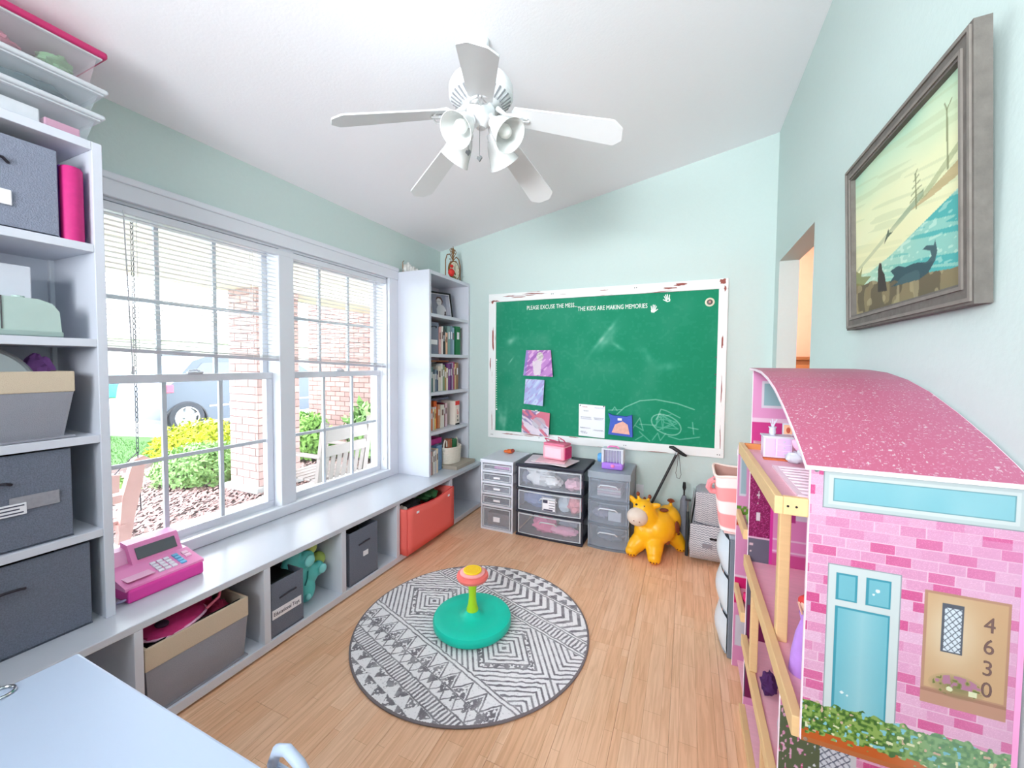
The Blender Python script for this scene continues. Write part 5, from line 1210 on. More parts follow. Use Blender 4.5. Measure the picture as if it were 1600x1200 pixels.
for k in range(4): g.box(-.965 + .004, -.915, yf - .026, yf - .0245, .262 + k * .02, .266 + k * .02); g.box(-1.01, -.972, yf - .026, yf - .0245, .30, .33) if k == 0 else None
g.box(-1.005, -.93, yf - .026, yf - .0245, .242, .252); g.frame(yf - .026, yf - .0245, -1.018, -.907, .237, .343, .003, axis='Y')
build(g, 'label_print', INK, lb)
cloth('white and grey spotted soft toy heaped in the top clear drawer', (-1.08, 3.06, .475), (.12, .07, .085), (236, 234, 230), 31, name='soft_toy', cat='soft toy', bumpy=.4, m=mat('spotted_fluff', (246, 244, 246), .9, var=.35, scale=22))
cloth('grey patchy soft toy left in the top clear drawer', (-1.19, 3.05, .45), (.04, .06, .055), (130, 134, 156), 32, name='soft_toy', cat='soft toy')
cloth('white floppy soft toy in the middle of the top clear drawer', (-.96, 3.04, .445), (.07, .06, .05), (252, 248, 244), 33, name='soft_toy', cat='soft toy')
cloth('pink cloth in the right of the top clear drawer', (-.79, 3.05, .44), (.075, .07, .045), (246, 186, 204), 34)
cloth('dark grey cloth behind the soft toys in the top clear drawer', (-.98, 3.18, .455), (.2, .05, .05), (110, 116, 136), 35)
cloth('coral striped cloth on the right of the middle clear drawer', (-.78, 3.04, .285), (.06, .055, .07), (255, 160, 170), 36)
cloth('mint and lilac cloth in the middle clear drawer', (-.86, 3.06, .27), (.06, .05, .06), (216, 230, 240), 37)
cloth('slate blue cloth filling the left of the middle clear drawer', (-1.10, 3.10, .275), (.12, .09, .062), (140, 158, 206), 38)
cloth('big rose pink cloth in the bottom clear drawer', (-1.03, 3.04, .088), (.10, .06, .065), (255, 140, 182), 39)
cloth('pale pink cloth trailing to the right in the bottom clear drawer', (-.87, 3.03, .062), (.12, .05, .035), (255, 176, 206), 40)
cloth('grey patterned cloth in the bottom clear drawer', (-.84, 3.10, .115), (.08, .04, .05), (150, 160, 180), 41)
# grey three drawer unit
t = thing('drawer_unit', 'grey plastic three-drawer unit with curved fronts beside the giraffe', 'drawers', (-.51, 3.15, 0))
x0, x1, yf, yb = -.664, -.362, 2.985, 3.34
g = G(); curved_front(g, x0 - .006, x1 + .006, yf - .004, .535, .585, .018, th=.02); g.box(x0 - .006, x1 + .006, yf, yb, .555, .585, .006); g.box(x0, x1, yf + .02, yb, .535, .556); build(g, 'top', GRYP, t)
for z in (0, .182, .362): 
    g = G(); curved_front(g, x0, x1, yf - .004, z, z + .016, .018, th=.02); g.box(x0, x1, yf + .012, yb, z, z + .014); build(g, 'rail', GRYD, t)
g = G().box(x0, x0 + .008, yf, yb, .016, .535); g.box(x1 - .008, x1, yf, yb, .016, .535); g.box(x0, x1, yb - .006, yb, .016, .535); build(g, 'side_panels', GRYP, t)
for za, zc_ in ((.018, .180), (.198, .360), (.378, .533)): drawer(t, x0 + .010, x1 - .010, yf - .001, yb - .03, za, zc_, DRWG, bow=.018, hm=mat('pale_handle', (214, 220, 230), .35), frame=DRWG)
for k in range(4): stuffbox(['folded white cloth lowest in the top grey drawer', 'folded pink cloth second in the top grey drawer', 'folded pale cloth third in the top grey drawer', 'folded rose cloth topmost in the top grey drawer'][k], 3.03, 3.22, .386 + k * .019, .403 + k * .019, [(226, 220, 226), (230, 200, 212), (236, 232, 236), (226, 190, 200)][k], k, cat='cloth', nm='folded_cloth', x0=-.61, x1=-.43, b=.007)
stuffbox('white card packet in the middle grey drawer', 3.02, 3.04, .205, .275, (228, 228, 236), 5, cat='packet', nm='card_packet', x0=-.52, x1=-.425)
cloth('mauve cloth in the middle grey drawer', (-.58, 3.08, .245), (.06, .05, .042), (170, 160, 186), 42)
cloth('slate cloth in the bottom grey drawer', (-.51, 3.12, .075), (.11, .09, .048), (130, 146, 166), 43)
# things on top of the drawers
t = thing('paper_bags', 'pale plastic packets spread on the black-framed chest under pink lunch bag', 'packet', (-1.0, 3.1, .588))
for k, (xa, xb, ya, yb2, zz, rgb, rz) in enumerate(((-1.20, -.86, 2.98, 3.26, .589, (214, 200, 210), .12), (-1.12, -.80, 2.96, 3.20, .598, (226, 212, 216), -.2), (-1.10, -.86, 2.97, 3.17, .607, (236, 190, 200), .1))):
    cxm, cym = (xa + xb) / 2, (ya + yb2) / 2
    p = build(G(Matrix.Translation((cxm, cym, zz)) @ Matrix.Rotation(rz, 4, 'Z')).box((xa - xb) / 2, (xb - xa) / 2, (ya - yb2) / 2, (yb2 - ya) / 2, 0, .008, .004), 'packet', mat('packet_%d' % k, rgb, .3, var=.2, scale=20), t)
t = thing('lunch_bag', 'pink boxy lunch bag with strap on top of the black-framed chest', 'bag', (-.95, 3.11, .617))
Mx = Matrix.Translation((-.955, 3.11, .617)) @ Matrix.Rotation(-.22, 4, 'Z')
LP = mat('lunch_pink', (240, 170, 186), .45, var=.1, scale=30); LG_ = mat('lunch_magenta', (206, 50, 110), .6, var=.3, scale=60)
g = G(Mx).box(-.10, .10, -.065, .065, 0, .115, .016, 3); build(g, 'body', LP, t, True)
g = G(Mx).box(-.098, .098, -.060, .060, .112, .132, .010, 3); build(g, 'lid', mat('lunch_rose', (226, 120, 150), .5), t, True)
g = G(Mx).box(.098, .106, -.055, .055, .012, .105, .003); build(g, 'side_pocket', LG_, t)
g = G(Mx).box(-.075, .075, -.068, -.064, .018, .095, .002); build(g, 'front_panel', mat('lunch_pale', (246, 200, 212), .5, var=.1, scale=20), t)
g = G(Mx).tube([(-.09, 0, .125), (-.11, -.01, .155), (-.05, -.02, .150), (.0, 0, .138)], .005, 6); g.tube([(.02, 0, .135), (-.01, .03, .17), (.05, .02, .15), (.09, 0, .12)], .005, 6); build(g, 'strap', mat('strap_wine', (190, 70, 110), .7), t, True)
t = thing('toy_cage', 'purple and white toy pet cage on top of the grey drawer unit', 'toy', (-.50, 3.13, .585))
build(G().box(-.585, -.425, 3.06, 3.17, .586, .636, .012, 3), 'base', mat('purple_plastic', (172, 120, 220), .4), t, True)
g = G()
for x in (-.578, -.432): g.box(x - .010, x + .010, 3.07, 3.16, .63, .738, .006)
g.box(-.588, -.422, 3.07, 3.16, .732, .744, .005); build(g, 'frame', WHITE, t)
for k in range(6): build(G().cyl((-.56 + k * .022, 3.075, .636), (-.56 + k * .022, 3.075, .734), .002, seg=5), 'bar', WHITE, t)
build(G().box(-.565, -.445, 3.09, 3.15, .637, .731, .003), 'clear_body', mat('lilac_clear', (206, 196, 232), .2, alpha=.45), t)
build(G().tube([(-.55, 3.11, .744), (-.53, 3.11, .757), (-.48, 3.11, .757), (-.46, 3.11, .744)], .006, 6), 'handle', PINK, t, True); build(G().ell((-.50, 3.058, .615), (.015, .006, .013), 12, 8), 'catch', PINK, t, True)
build(G().lathe([(.012, 0), (.034, .004), (.036, .02), (.030, .032), (0, .034)], (-.590, 3.12, .66), 20, Matrix.Rotation(-PI / 2, 3, 'Y')), 'wheel', mat('sky_plastic', (90, 160, 216), .4), t, True)

# ---------------------------------------------------------------- giraffe hopper
gir = thing('giraffe_hopper', 'yellow inflatable giraffe ride-on toy with brown spots on the floor', 'toy', (-.17, 3.06, 0))
GY = mat('giraffe_yellow', (250, 184, 24), .35, var=.03, scale=8); GBR = mat('giraffe_brown', (130, 62, 34), .5); GMZ = mat('giraffe_muzzle', (222, 204, 190), .45)
g = G()
g.ell((-.170, 3.08, .205), (.128, .155, .125), 28, 20); g.ell((-.222, 3.02, .178), (.108, .100, .108), 24, 18)
g.ell((-.105, 3.16, .235), (.095, .115, .105), 24, 16)
g.tube([(-.215, 3.02, .24), (-.245, 3.0, .30), (-.265, 2.99, .345)], [.085, .078, .066], 20)
g.ell((-.268, 3.0, .352), (.070, .068, .062), 24, 16)
for pts, rr2 in (([(-.255, 3.01, .14), (-.31, 2.975, .080), (-.335, 2.957, .048)], [.070, .058, .046]), ([(-.185, 2.99, .13), (-.18, 2.93, .085), (-.178, 2.902, .048)], [.070, .058, .046]), ([(-.09, 3.15, .14), (-.04, 3.17, .09), (-.012, 3.18, .048)], [.068, .058, .045]), ([(-.15, 3.22, .14), (-.17, 3.26, .09), (-.18, 3.275, .048)], [.066, .056, .045])):
    g.tube(pts, rr2, 18); c_ = pts[-1]; g.ell((c_[0], c_[1], .040), (.047, .047, .040), 18, 12)
g.ell((-.345, 3.01, .400), (.040, .018, .022), 16, 10, R=Matrix.Rotation(.75, 3, 'Y'))
g.ell((-.185, 3.02, .372), (.042, .018, .022), 16, 10, R=Matrix.Rotation(-.25, 3, 'Y'))
g.tube([(-.295, 3.01, .395), (-.305, 3.015, .435)], [.014, .010], 12); g.tube([(-.238, 3.02, .395), (-.228, 3.025, .422)], [.014, .010], 12)
g.tube([(-.09, 3.20, .30), (-.088, 3.19, .345), (-.086, 3.18, .368)], [.022, .014, .011], 12)
o = build(g, 'body', GY, gir, True)
m = o.modifiers.new('r', 'REMESH'); m.mode = 'VOXEL'; m.voxel_size = .006; m.use_smooth_shade = True
m = o.modifiers.new('s', 'SMOOTH'); m.factor = .6; m.iterations = 9
build(G().ell((-.298, 2.945, .300), (.075, .060, .066), 28, 18), 'muzzle', GMZ, gir, True)
for x, z in ((-.318, .298), (-.280, .294)): build(G().ell((x, 2.888, z - .01), (.0055, .004, .0035), 8, 6), 'nostril', GBR, gir)
for x, z, y in ((-.309, .384, 2.954), (-.256, .378, 2.947)): build(G().ell((x, y, z), (.0085, .006, .008), 12, 8), 'eye', mat('eye_dark', (52, 40, 30), .2), gir, True)
for p in ((-.306, 3.016, .444), (-.226, 3.026, .430)): build(G().ell(p, (.013, .013, .016), 14, 10), 'horn_tip', GBR, gir, True)
for q in ((-.105, 3.175, .380), (-.085, 3.175, .386), (-.066, 3.18, .378)): build(G().tube([(-.086, 3.18, .36), q], [.007, .012], 8), 'tail_tuft', GBR, gir, True)
build(G().ell((-.262, 3.045, .405), (.010, .02, .012), 10, 6), 'mane', GBR, gir, True)
def spot(c, r, n):
    Rm = Vector(n).normalized().to_track_quat('Z', 'Y').to_matrix(); build(G().ell(c, (r[0], r[1], .010), 14, 8, R=Rm), 'spot', GBR, gir, True)
spot((-.128, 3.07, .333), (.033, .022), (.1, -.2, 1)); spot((-.118, 2.958, .225), (.012, .026), (.45, -1, .15)); spot((-.036, 3.06, .225), (.026, .044), (1, -.6, .2)); spot((-.095, 3.0, .125), (.016, .020), (.7, -.8, -.4)); spot((-.03, 3.13, .15), (.02, .012), (1, -.5, 0))
for c_ in ((-.178, 2.895), (-.335, 2.955), (-.012, 3.18)):
    for k in (-1, 0, 1): build(G().ell((c_[0] + k * .020, c_[1] - .044 + abs(k) * .006, .028), (.0055, .005, .0055), 8, 6), 'toe_mark', GBR, gir)
# cane
t = thing('walking_cane', 'black walking cane with wrist strap leaning on the wall behind the giraffe', 'cane', (-.362, 3.115, 0))
build(G().cyl((-.362, 3.117, .012), (-.060, 3.290, .700), .0095, seg=12), 'shaft', BLACK, t, True)
build(G().lathe([(.014, 0), (.015, .01), (.012, .03)], (-.364, 3.115, .002), 12), 'ferrule', mat('rubber', (50, 48, 48), .9), t, True)
build(G().tube([(-.112, 3.295, .755), (-.085, 3.295, .752), (-.045, 3.292, .727), (-.010, 3.292, .706), (.014, 3.292, .696)], [.008, .014, .015, .013, .008], 10), 'handle', BLACK, t, True)
build(G().tube([(-.06, 3.29, .70), (-.048, 3.292, .725)], .012, 10), 'collar', CLIP, t, True)
build(G().tube([(-.045, 3.285, .705), (-.050, 3.285, .62), (-.060, 3.285, .56), (-.050, 3.285, .522), (-.032, 3.285, .520), (-.022, 3.285, .55), (-.030, 3.285, .62), (-.040, 3.285, .70)], .0022, 6), 'wrist_strap', mat('strap_grey', (90, 88, 90), .8), t, True)
# grey chevron tote
t = thing('chevron_bag', 'grey and white chevron storage bag on the floor right of the giraffe', 'bag', (.17, 3.12, 0))
def chev(U, V):
    z = np.abs(((U * 13) % 1) - .5) * 2; s_ = ((V * 17 + z * .55) % 1) < .45
    return rgbmix(full(U, (216, 214, 218)), [(s_ * .85, (128, 130, 142)), (nzf(U, V, 14, seed=3) * .12, (100, 100, 110))])
CB = mat('chevron_grey', (170, 170, 178), .9)
def bagsheet(nm, x0, x1, yfun, z0, z1, parent, fn=chev):
    def curve(U, V):
        x = x0 + (x1 - x0) * U; z = z0 + (z1 - z0) * V
        return np.stack([x, yfun(U, V), z], -1)
    s_ = sheet(nm, parent, (0, 0, 0), (1, 0, 0), (0, 0, 1), 110, 90, fn, P_PAPER, curve=curve); m = s_.modifiers.new('t', 'SOLIDIFY'); m.thickness = .004; m.offset = 1; return s_
build(G().prism([(.055, .02), (.04, .10), (.062, .27), (.085, .47), (.11, .495), (.36, .50), (.36, .02), (.20, .01)], lambda a, c: (a, 3.10, c), lambda a, c: (a, 3.30, c)), 'body', CB, t)
bagsheet('upper_flap', .078, .37, lambda U, V: 3.085 - .010 * np.sin(PI * V) + .0 * U, .268, .492, t)
bagsheet('lower_panel', .048, .37, lambda U, V: 3.06 - .055 * np.sin(PI * np.clip(V, 0, 1) ** .8) * (.35 + .65 * np.sin(PI * np.clip(U + .1, 0, 1))) , .03, .27, t)
def sidefn(U, V): return chev(U * .4, V)
def curve(U, V): return np.stack([.052 + .018 * (1 - V) * 0 - .012 * np.sin(PI * V) + .02 * V, 3.06 + .22 * U, .02 + .45 * V], -1)
s_ = sheet('side_panel', t, (0, 0, 0), (1, 0, 0), (0, 0, 1), 60, 90, sidefn, P_PAPER, curve=curve)
build(G().box(.125, .185, 2.995, 3.003, .135, .165, .002), 'badge', mat('badge_grey', (140, 140, 150), .5), t); build(G().box(.17, .24, 3.0, 3.006, .195, .208, .001), 'stitched_logo', DARKIN, t)
build(G().tube([(.07, 3.08, .28), (.15, 3.078, .268), (.25, 3.078, .262), (.36, 3.08, .26)], .004, 6), 'seam_piping', mat('seam_grey', (96, 96, 106), .8), t, True)
t = thing('folded_umbrella', 'slim grey and black folded umbrella stood against the left side of the chevron bag', 'umbrella', (.0, 3.17, 0))
build(G().lathe([(.012, .02), (.03, .10), (.034, .25), (.026, .38), (.012, .42)], (.003, 3.20, .0), 14), 'canopy', mat('umbrella_grey', (120, 124, 136), .8, var=.3, scale=30), t, True)
build(G().cyl((.003, 3.20, .0), (.003, 3.20, .475), .006, seg=8), 'shaft', BLACK, t, True); build(G().lathe([(.008, 0), (.013, .02), (.009, .06)], (.003, 3.2, .46), 10), 'handle', BLACK, t, True)
t = thing('hand_pump', 'small black hand pump leaning beside the grey umbrella', 'pump', (.02, 3.11, 0))
build(G().cyl((.028, 3.13, .002), (.030, 3.15, .32), .011, seg=12), 'barrel', mat('pump_dark', (52, 58, 62), .5), t, True); build(G().tube([(.03, 3.15, .31), (.031, 3.152, .40)], .005, 6), 'rod', CLIP, t); build(G().tube([(.012, 3.152, .405), (.05, 3.152, .405)], .008, 8), 'grip', BLACK, t, True)
struct('trim_7', G().box(-.36, -.30, YB - .008, YB, .30, .41, .003), TRIM, label='white wall socket plate behind the giraffe')

# ---------------------------------------------------------------- cart and striped basket
t = thing('drawer_cart', 'grey-sided cart of three bulging clear drawers behind the dollhouse', 'drawers', (.34, 2.22, 0))
x0, x1, y0, y1 = .206, .50, 2.10, 2.38
for y in (y0, y1 - .008): build(G().box(x0, x1, y, y + .008, .0, .57, .003), 'side_panel', GRYD, t)
build(G().box(x0 - .004, x1, y0, y1, .57, .59, .006), 'top', GRYP, t); build(G().box(x1 - .006, x1, y0 + .008, y1 - .008, 0, .57), 'back_panel', GRYD, t)
for z in (0.0, .19, .38):
    build(G().box(x0, x1 - .006, y0 + .008, y1 - .008, z, z + .012), 'rail', GRYD, t)
    g = G(); vs, fs = [], []
    for i in range(9):
        for k in range(7):
            u, v = i / 8, k / 6; vs.append((x0 - .004 - .044 * (1 - (2 * u - 1) ** 2) * (.45 + .55 * math.sin(PI * v)), y0 + .010 + (y1 - y0 - .02) * u, z + .014 + .17 * v))
    for i in range(8):
        for k in range(6): a = i * 7 + k; fs.append((a, a + 7, a + 8, a + 1))
    g.mesh(vs, fs); d = build(g, 'drawer', mat('cart_drawer', (226, 236, 246), .25, alpha=.85, spec=.6), t, True)
    build(G().tube([(x0 - .005 - .044 * (1 - (2 * u - 1) ** 2) * .45, y0 + .010 + (y1 - y0 - .02) * u, z + .018) for u in [i / 8 for i in range(9)]], .004, 6), 'drawer_lip', GRYP, d, True)
STRIPE = print_mat('striped_canvas', .9)
t = thing('striped_basket', 'pink and white striped canvas basket on top of the drawer cart', 'basket', (.30, 2.22, .59))
def basket_shell(nm, off, fn):
    def curve(U, V):
        a = 2 * PI * U; k = 1 + .0 * a; e = .35
        ca, sa = np.cos(a), np.sin(a); rx = np.sign(ca) * np.abs(ca) ** e; ry = np.sign(sa) * np.abs(sa) ** e
        s_ = .82 + .18 * V
        return np.stack([.305 + rx * (.170 * s_ - off), 2.245 + ry * (.135 * s_ - off), .592 + .268 * V + .006 * np.sin(3 * a) * V], -1)
    return sheet(nm, t, (0, 0, 0), (1, 0, 0), (0, 0, 1), 96, 48, fn, STRIPE, curve=curve)
o = basket_shell('body', 0, lambda U, V: rgbmix(full(U, (246, 226, 224)), [((((V > .08) & (V < .32)) | ((V > .55) & (V < .80))) * .95, (240, 150, 152))])); 
basket_shell('lining', .006, lambda U, V: full(U, (196, 150, 140)))
build(G().box(.18, .43, 2.12, 2.33, .5905, .596, .002), 'base', mat('basket_base', (236, 200, 196), .9), t)
pts = []
for k in range(48):
    a = 2 * PI * k / 48; ca, sa = math.cos(a), math.sin(a); pts.append((.305 + math.copysign(abs(ca) ** .35, ca) * .169, 2.245 + math.copysign(abs(sa) ** .35, sa) * .134, .861 + .006 * math.sin(3 * a)))
build(G().tube(pts, .006, 8, closed=True), 'rim', mat('basket_rim', (246, 222, 214), .8), t, True)
build(G().tube([(.142, 2.17, .835), (.118, 2.18, .815), (.112, 2.19, .785), (.125, 2.20, .765), (.15, 2.20, .765)], .014, 8), 'handle', mat('handle_pink', (240, 150, 156), .8), t, True)
for y in (2.16, 2.22): build(G().cyl((.137, y, .835), (.131, y, .835), .005, seg=8), 'eyelet', CHROME, t)

# ---------------------------------------------------------------- dollhouse
dh = thing('dollhouse', 'tall pink brick-printed dollhouse with curved roof in the right foreground', 'dollhouse', (.39, 1.5, 0))
DX0, DX1 = .237, .548
PKW = mat('dollhouse_edge_white', (250, 228, 240), .5); PKP = mat('dollhouse_pink', (240, 160, 208), .5)
BRK_L = np.array([(236, 168, 206), (240, 182, 214), (232, 150, 192), (226, 110, 164), (222, 90, 150), (238, 176, 210), (234, 160, 200), (240, 190, 220)])
def brickprint(X, Z, seed=0, L=.0385, H=.0205, pale=0.):
    row = np.floor(Z / H).astype(int); off = (row % 2) * .5 + (row % 3) * .13
    c = np.floor(X / L + off).astype(int); fx = (X / L + off) % 1; fz = (Z / H) % 1
    h = ((row * 7919 + c * 104729 + seed * 31) % 97) / 97.; h2 = ((row * 1543 + c * 6151 + seed) % 89) / 89.
    idx = (h * len(BRK_L)).astype(int) % len(BRK_L); col = BRK_L[idx].astype(float)
    merge = (h2 < .4); mort = (fz < .07) | ((fx < .035) & ~merge)
    r_ = np.random.RandomState(seed + 5).rand(*X.shape); col = col + (r_[..., None] > .90) * 22 - (r_[..., None] < .07) * 8
    col = np.where(mort[..., None], np.array((248, 206, 228.)), col)
    return col * (1 - pale) + np.array((240, 200, 224.)) * pale
def nearfn(U, V):
    X = DX0 + (DX1 - DX0) * U; Z = .602 + .588 * V
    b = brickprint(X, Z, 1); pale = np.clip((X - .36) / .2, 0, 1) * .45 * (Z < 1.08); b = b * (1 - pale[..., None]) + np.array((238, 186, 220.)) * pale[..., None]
    L = []
    def R(a, b_, c, d): return (X >= a) & (X <= b_) & (Z >= c) & (Z <= d)
    L.append((R(.258, .60, 1.103, 1.181), (150, 160, 168))); L.append((R(.260, .60, 1.105, 1.179), (204, 216, 218))); L.append((R(.268, .542, 1.112, 1.172), (222, 230, 230)))
    L.append((R(.275, .536, 1.119, 1.166), (120, 170, 180))); L.append((R(.277, .534, 1.121, 1.164), (136, 200, 214))); L.append((R(.277, .534, 1.121, 1.164) * nzf(U, V, 8, seed=3) * .5, (176, 220, 228)))
    L.append((R(.271, .387, .60, .991), (160, 170, 178))); L.append((R(.273, .385, .60, .989), (220, 228, 230)))
    for a, b_, c, d in ((.286, .320, .918, .974), (.334, .372, .918, .974), (.286, .372, .60, .905)): L.append((R(a, b_, c, d), (70, 160, 180))); L.append((R(a + .004, b_ - .003, c + .003, d - .004), (126, 196, 212)))
    L.append((R(.290, .368, .60, .90) * np.clip(1 - np.abs(X - .33) / .035, 0, 1) * .55, (186, 222, 228)))
    L.append((((np.hypot(X - .352, Z - .950) < .0035) | (np.hypot(X - .346, Z - .942) < .002) | (np.hypot(X - .302, Z - .728) < .003) | (np.hypot(X - .311, Z - .724) < .002)) * 1., (244, 252, 252)))
    L.append((R(.421, .538, .753, .971), (196, 150, 124))); L.append((R(.426, .534, .785, .966), (216, 176, 136))); L.append((np.exp(-((X - .462) / .035) ** 2 - ((Z - .895) / .06) ** 2) * R(.426, .534, .785, .966) * .8, (242, 224, 196)))
    L.append((R(.421, .538, .753, .776), (204, 154, 132))); L.append((R(.421, .538, .776, .782), (180, 132, 112)))
    L.append((R(.447, .477, .858, .951), (96, 100, 112))); lat = (((X + Z * .75) / .0095 % 1) < .2) | (((X - Z * .75) / .0095 % 1) < .2)
    L.append((R(.450, .474, .861, .944), (232, 240, 250))); L.append((R(.450, .474, .861, .944) & lat, (110, 116, 130)))
    fl_ = np.clip(1.3 - np.hypot((X - .472) / .034, (Z - .797) / .020), 0, 1); n1 = nzf(U, V, 60, 100, 8)
    L.append(((fl_ > .12) * fl_ * 1.0, (150, 140, 96))); L.append(((fl_ > .3) * (n1 > .5) * (Z > .795), (190, 130, 160))); L.append(((fl_ > .3) * (n1 < .25), (120, 130, 70))); L.append((((np.hypot(X - .462, Z - .790) < .0045) | (R(.488, .499, .785, .795))) * 1., (240, 240, 200)))
    # planter with printed flowers
    top = .640 - .0 * X
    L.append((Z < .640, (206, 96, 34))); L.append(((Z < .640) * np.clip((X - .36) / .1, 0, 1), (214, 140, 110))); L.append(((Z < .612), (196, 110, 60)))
    n2 = nzf(U, V, 34, 62, 9); n3 = nzf(U, V, 62, 110, 10); hgt = .694 + .010 * (nzf(U, V * 0, 16, 1, 12) - .5)
    fo = (Z < hgt + .012 * (n2 - .5)) & (Z > .632 - .012 * (n2 > .6))
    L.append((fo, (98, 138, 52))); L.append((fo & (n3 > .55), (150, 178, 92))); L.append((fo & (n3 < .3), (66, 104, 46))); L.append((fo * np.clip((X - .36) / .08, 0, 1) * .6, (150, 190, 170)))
    n4 = nzf(U, V, 46, 84, 14); L.append((fo & (n4 > .82), (140, 204, 220))); L.append((fo & (n4 < .12), (226, 190, 170))); L.append((fo & (nzf(U, V, 40, 70, 15) > .88), (240, 240, 200)))
    return rgbmix(b, L)
def panel(nm, y, x0, x1, z0, z1, fn=None, nu=200, nv=200, th=.010, par=None, lab=None):
    p = build(G().box(x0, x1, y, y + th, z0, z1, .001, 1), nm, PKW, par or dh, label=lab)
    if fn: sheet('printed_face', p, (x0 + .0015, y - .0006, z0 + .001), (x1 - x0 - .002, 0, 0), (0, 0, z1 - z0 - .002), nu, nv, fn, dim=.70)
    return p
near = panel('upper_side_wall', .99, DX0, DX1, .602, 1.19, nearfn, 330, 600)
DIG = mat('number_brown', (110, 84, 80), .6)
for ch, zz in (('4', .912), ('6', .872), ('3', .832), ('0', .792)): text(ch, .040, (.503, .9888, zz), '-Y', near, DIG, name='number', sx=.8, ext=.0004)
build(G().cyl((.248, .9885, 1.178), (.248, .990, 1.178), .004, seg=12), 'screw', CHROME, near); build(G().cyl((.246, .9885, .608), (.246, .990, .608), .004, seg=12), 'screw', CHROME, near)
def lowfn(U, V):
    X = DX0 + (DX1 - DX0) * U; Z = .6 * V; b = brickprint(X, Z, 4); L = []
    R = lambda a, b_, c, d: (X >= a) & (X <= b_) & (Z >= c) & (Z <= d)
    L += [(R(.30, .40, .20, .585), (222, 228, 232)), (R(.312, .388, .21, .575), (226, 236, 246)), (R(.312, .388, .21, .575) & ((((X + Z) / .018 % 1) < .2) | (((X - Z) / .018 % 1) < .2)), (100, 110, 130))]
    L.append(((Z < .50 + .02 * nzf(U, V, 20, seed=4)) * (Z > .30) * (np.abs(X - .28) < .045) * (nzf(U, V, 60, seed=6) > .3), (96, 110, 80)))
    return rgbmix(b, L)
panel('lower_side_wall', 1.20, .241, DX1, .0, .600, lowfn, 160, 260)
def partfn(U, V):
    X = DX0 + (DX1 - DX0) * U; Z = 1.37 * V; rs = np.random.RandomState(2); sp_ = rs.rand(*U.shape)
    L = []; R = lambda a, b_, c, d: (X >= a) & (X <= b_) & (Z >= c) & (Z <= d)
    b = full(U, (238, 160, 208))
    L += [(R(.23, .60, 1.17, 1.185), (250, 214, 236)), (R(.23, .34, 1.075, 1.17), (214, 50, 140)), (R(.34, .6, 1.04, 1.17), (244, 190, 222)), (R(.23, .60, 1.06, 1.075), (250, 220, 240)), (R(.266, .40, 1.225, 1.33), (228, 226, 236)), (R(.274, .39, 1.235, 1.32), (150, 190, 196)),
          (R(.23, .307, .715, 1.04), (150, 24, 96)), (R(.23, .307, .715, 1.04) & (sp_ > .84), (196, 80, 150)), (R(.23, .307, .715, 1.04) & (sp_ < .14), (110, 10, 70)), (R(.27, .31, .96, 1.02), (120, 90, 110)),
          (R(.262, .274, .78, .815), (236, 226, 232)), (R(.264, .268, .845, .853), (236, 226, 232)), (R(.262, .272, .88, .886) | R(.266, .270, .87, .90), (236, 226, 232)),
          (R(.23, .307, .708, .716), (244, 200, 226)), (R(.23, .307, .06, .708), (110, 108, 126)), (R(.242, .255, .68, .69), (236, 206, 214)), (R(.243, .249, .655, .661), (240, 220, 220)), (R(.24, .307, .06, .44), (130, 30, 90)), (R(.307, .318, .0, 1.04), (232, 60, 170)), (R(.318, .60, .0, 1.04), (240, 150, 204)),
          (R(.375, .39, .79, 1.02), (190, 60, 140)), (R(.39, .46, .8, 1.02), (232, 226, 238)), (R(.318, .6, .715, .722), (250, 216, 238)), (R(.318, .6, .67, .676), (250, 216, 238)), (R(.318, .6, .30, .665), (222, 90, 160))]
    return rgbmix(b, L)
panel('middle_wall', 1.80, DX0, DX1, .0, 1.372, partfn, 120, 420)
def wingfn(U, V):
    X = DX0 + .3 * U; Z = 1.02 * V; R = lambda a, b_, c, d: (X >= a) & (X <= b_) & (Z >= c) & (Z <= d)
    return rgbmix(full(U, (240, 160, 206)), [(R(.247, .27, .80, .98), (226, 228, 238)), (R(.252, .27, .81, .97), (170, 196, 206)), (Z > .985, (150, 190, 170)), (R(.23, .30, .70, .75) & (nzf(U, V, 30, 60, 3) > .3), (110, 160, 50)), (R(.23, .30, .66, .70), (200, 90, 50)), (R(.23, .60, .30, .42), (230, 30, 120)), (R(.23, .6, .42, .43), (250, 220, 240)), (R(.245, .3, .1, .24), (226, 228, 238))])
panel('wing_end_wall', 2.06, DX0 - .015, DX1, .0, 1.02, wingfn, 60, 200)
# back board, floors
build(G().prism([(.99, 0), (1.81, 0), (1.81, 1.370), (1.55, 1.361), (1.43, 1.344), (1.32, 1.318), (1.2, 1.277), (1.10, 1.237), (1.03, 1.205), (.99, 1.184)], lambda a, c: (DX1, a, c), lambda a, c: (DX1 + .008, a, c)), 'back_board', PKP, dh); build(G().box(DX1, DX1 + .008, 1.81, 2.07, 0, 1.02), 'back_board', PKP, dh)
FLR = mat('dollhouse_floor', (240, 186, 200), .5, var=.1, scale=12, stretch=(1, 8, 1))
for nm, y0_, y1_, z in (('ground_floor', 1.21, 1.80, .02), ('first_floor', 1.21, 1.80, .29), ('second_floor', 1.0, 1.80, .605), ('third_floor', 1.0, 1.80, 1.085), ('wing_floor', 1.81, 2.06, .02), ('wing_floor', 1.81, 2.06, .36), ('wing_floor', 1.81, 2.06, .70)):
    build(G().box(.245, DX1, y0_, y1_, z, z + .012), nm, FLR, dh)
build(G().box(.192, .245, 1.0, 1.62, 1.085, 1.097), 'balcony_floor', FLR, dh)
WPB = mat('pine_face', (232, 190, 140), .5, var=.08, scale=14, stretch=(8, 1, 1))
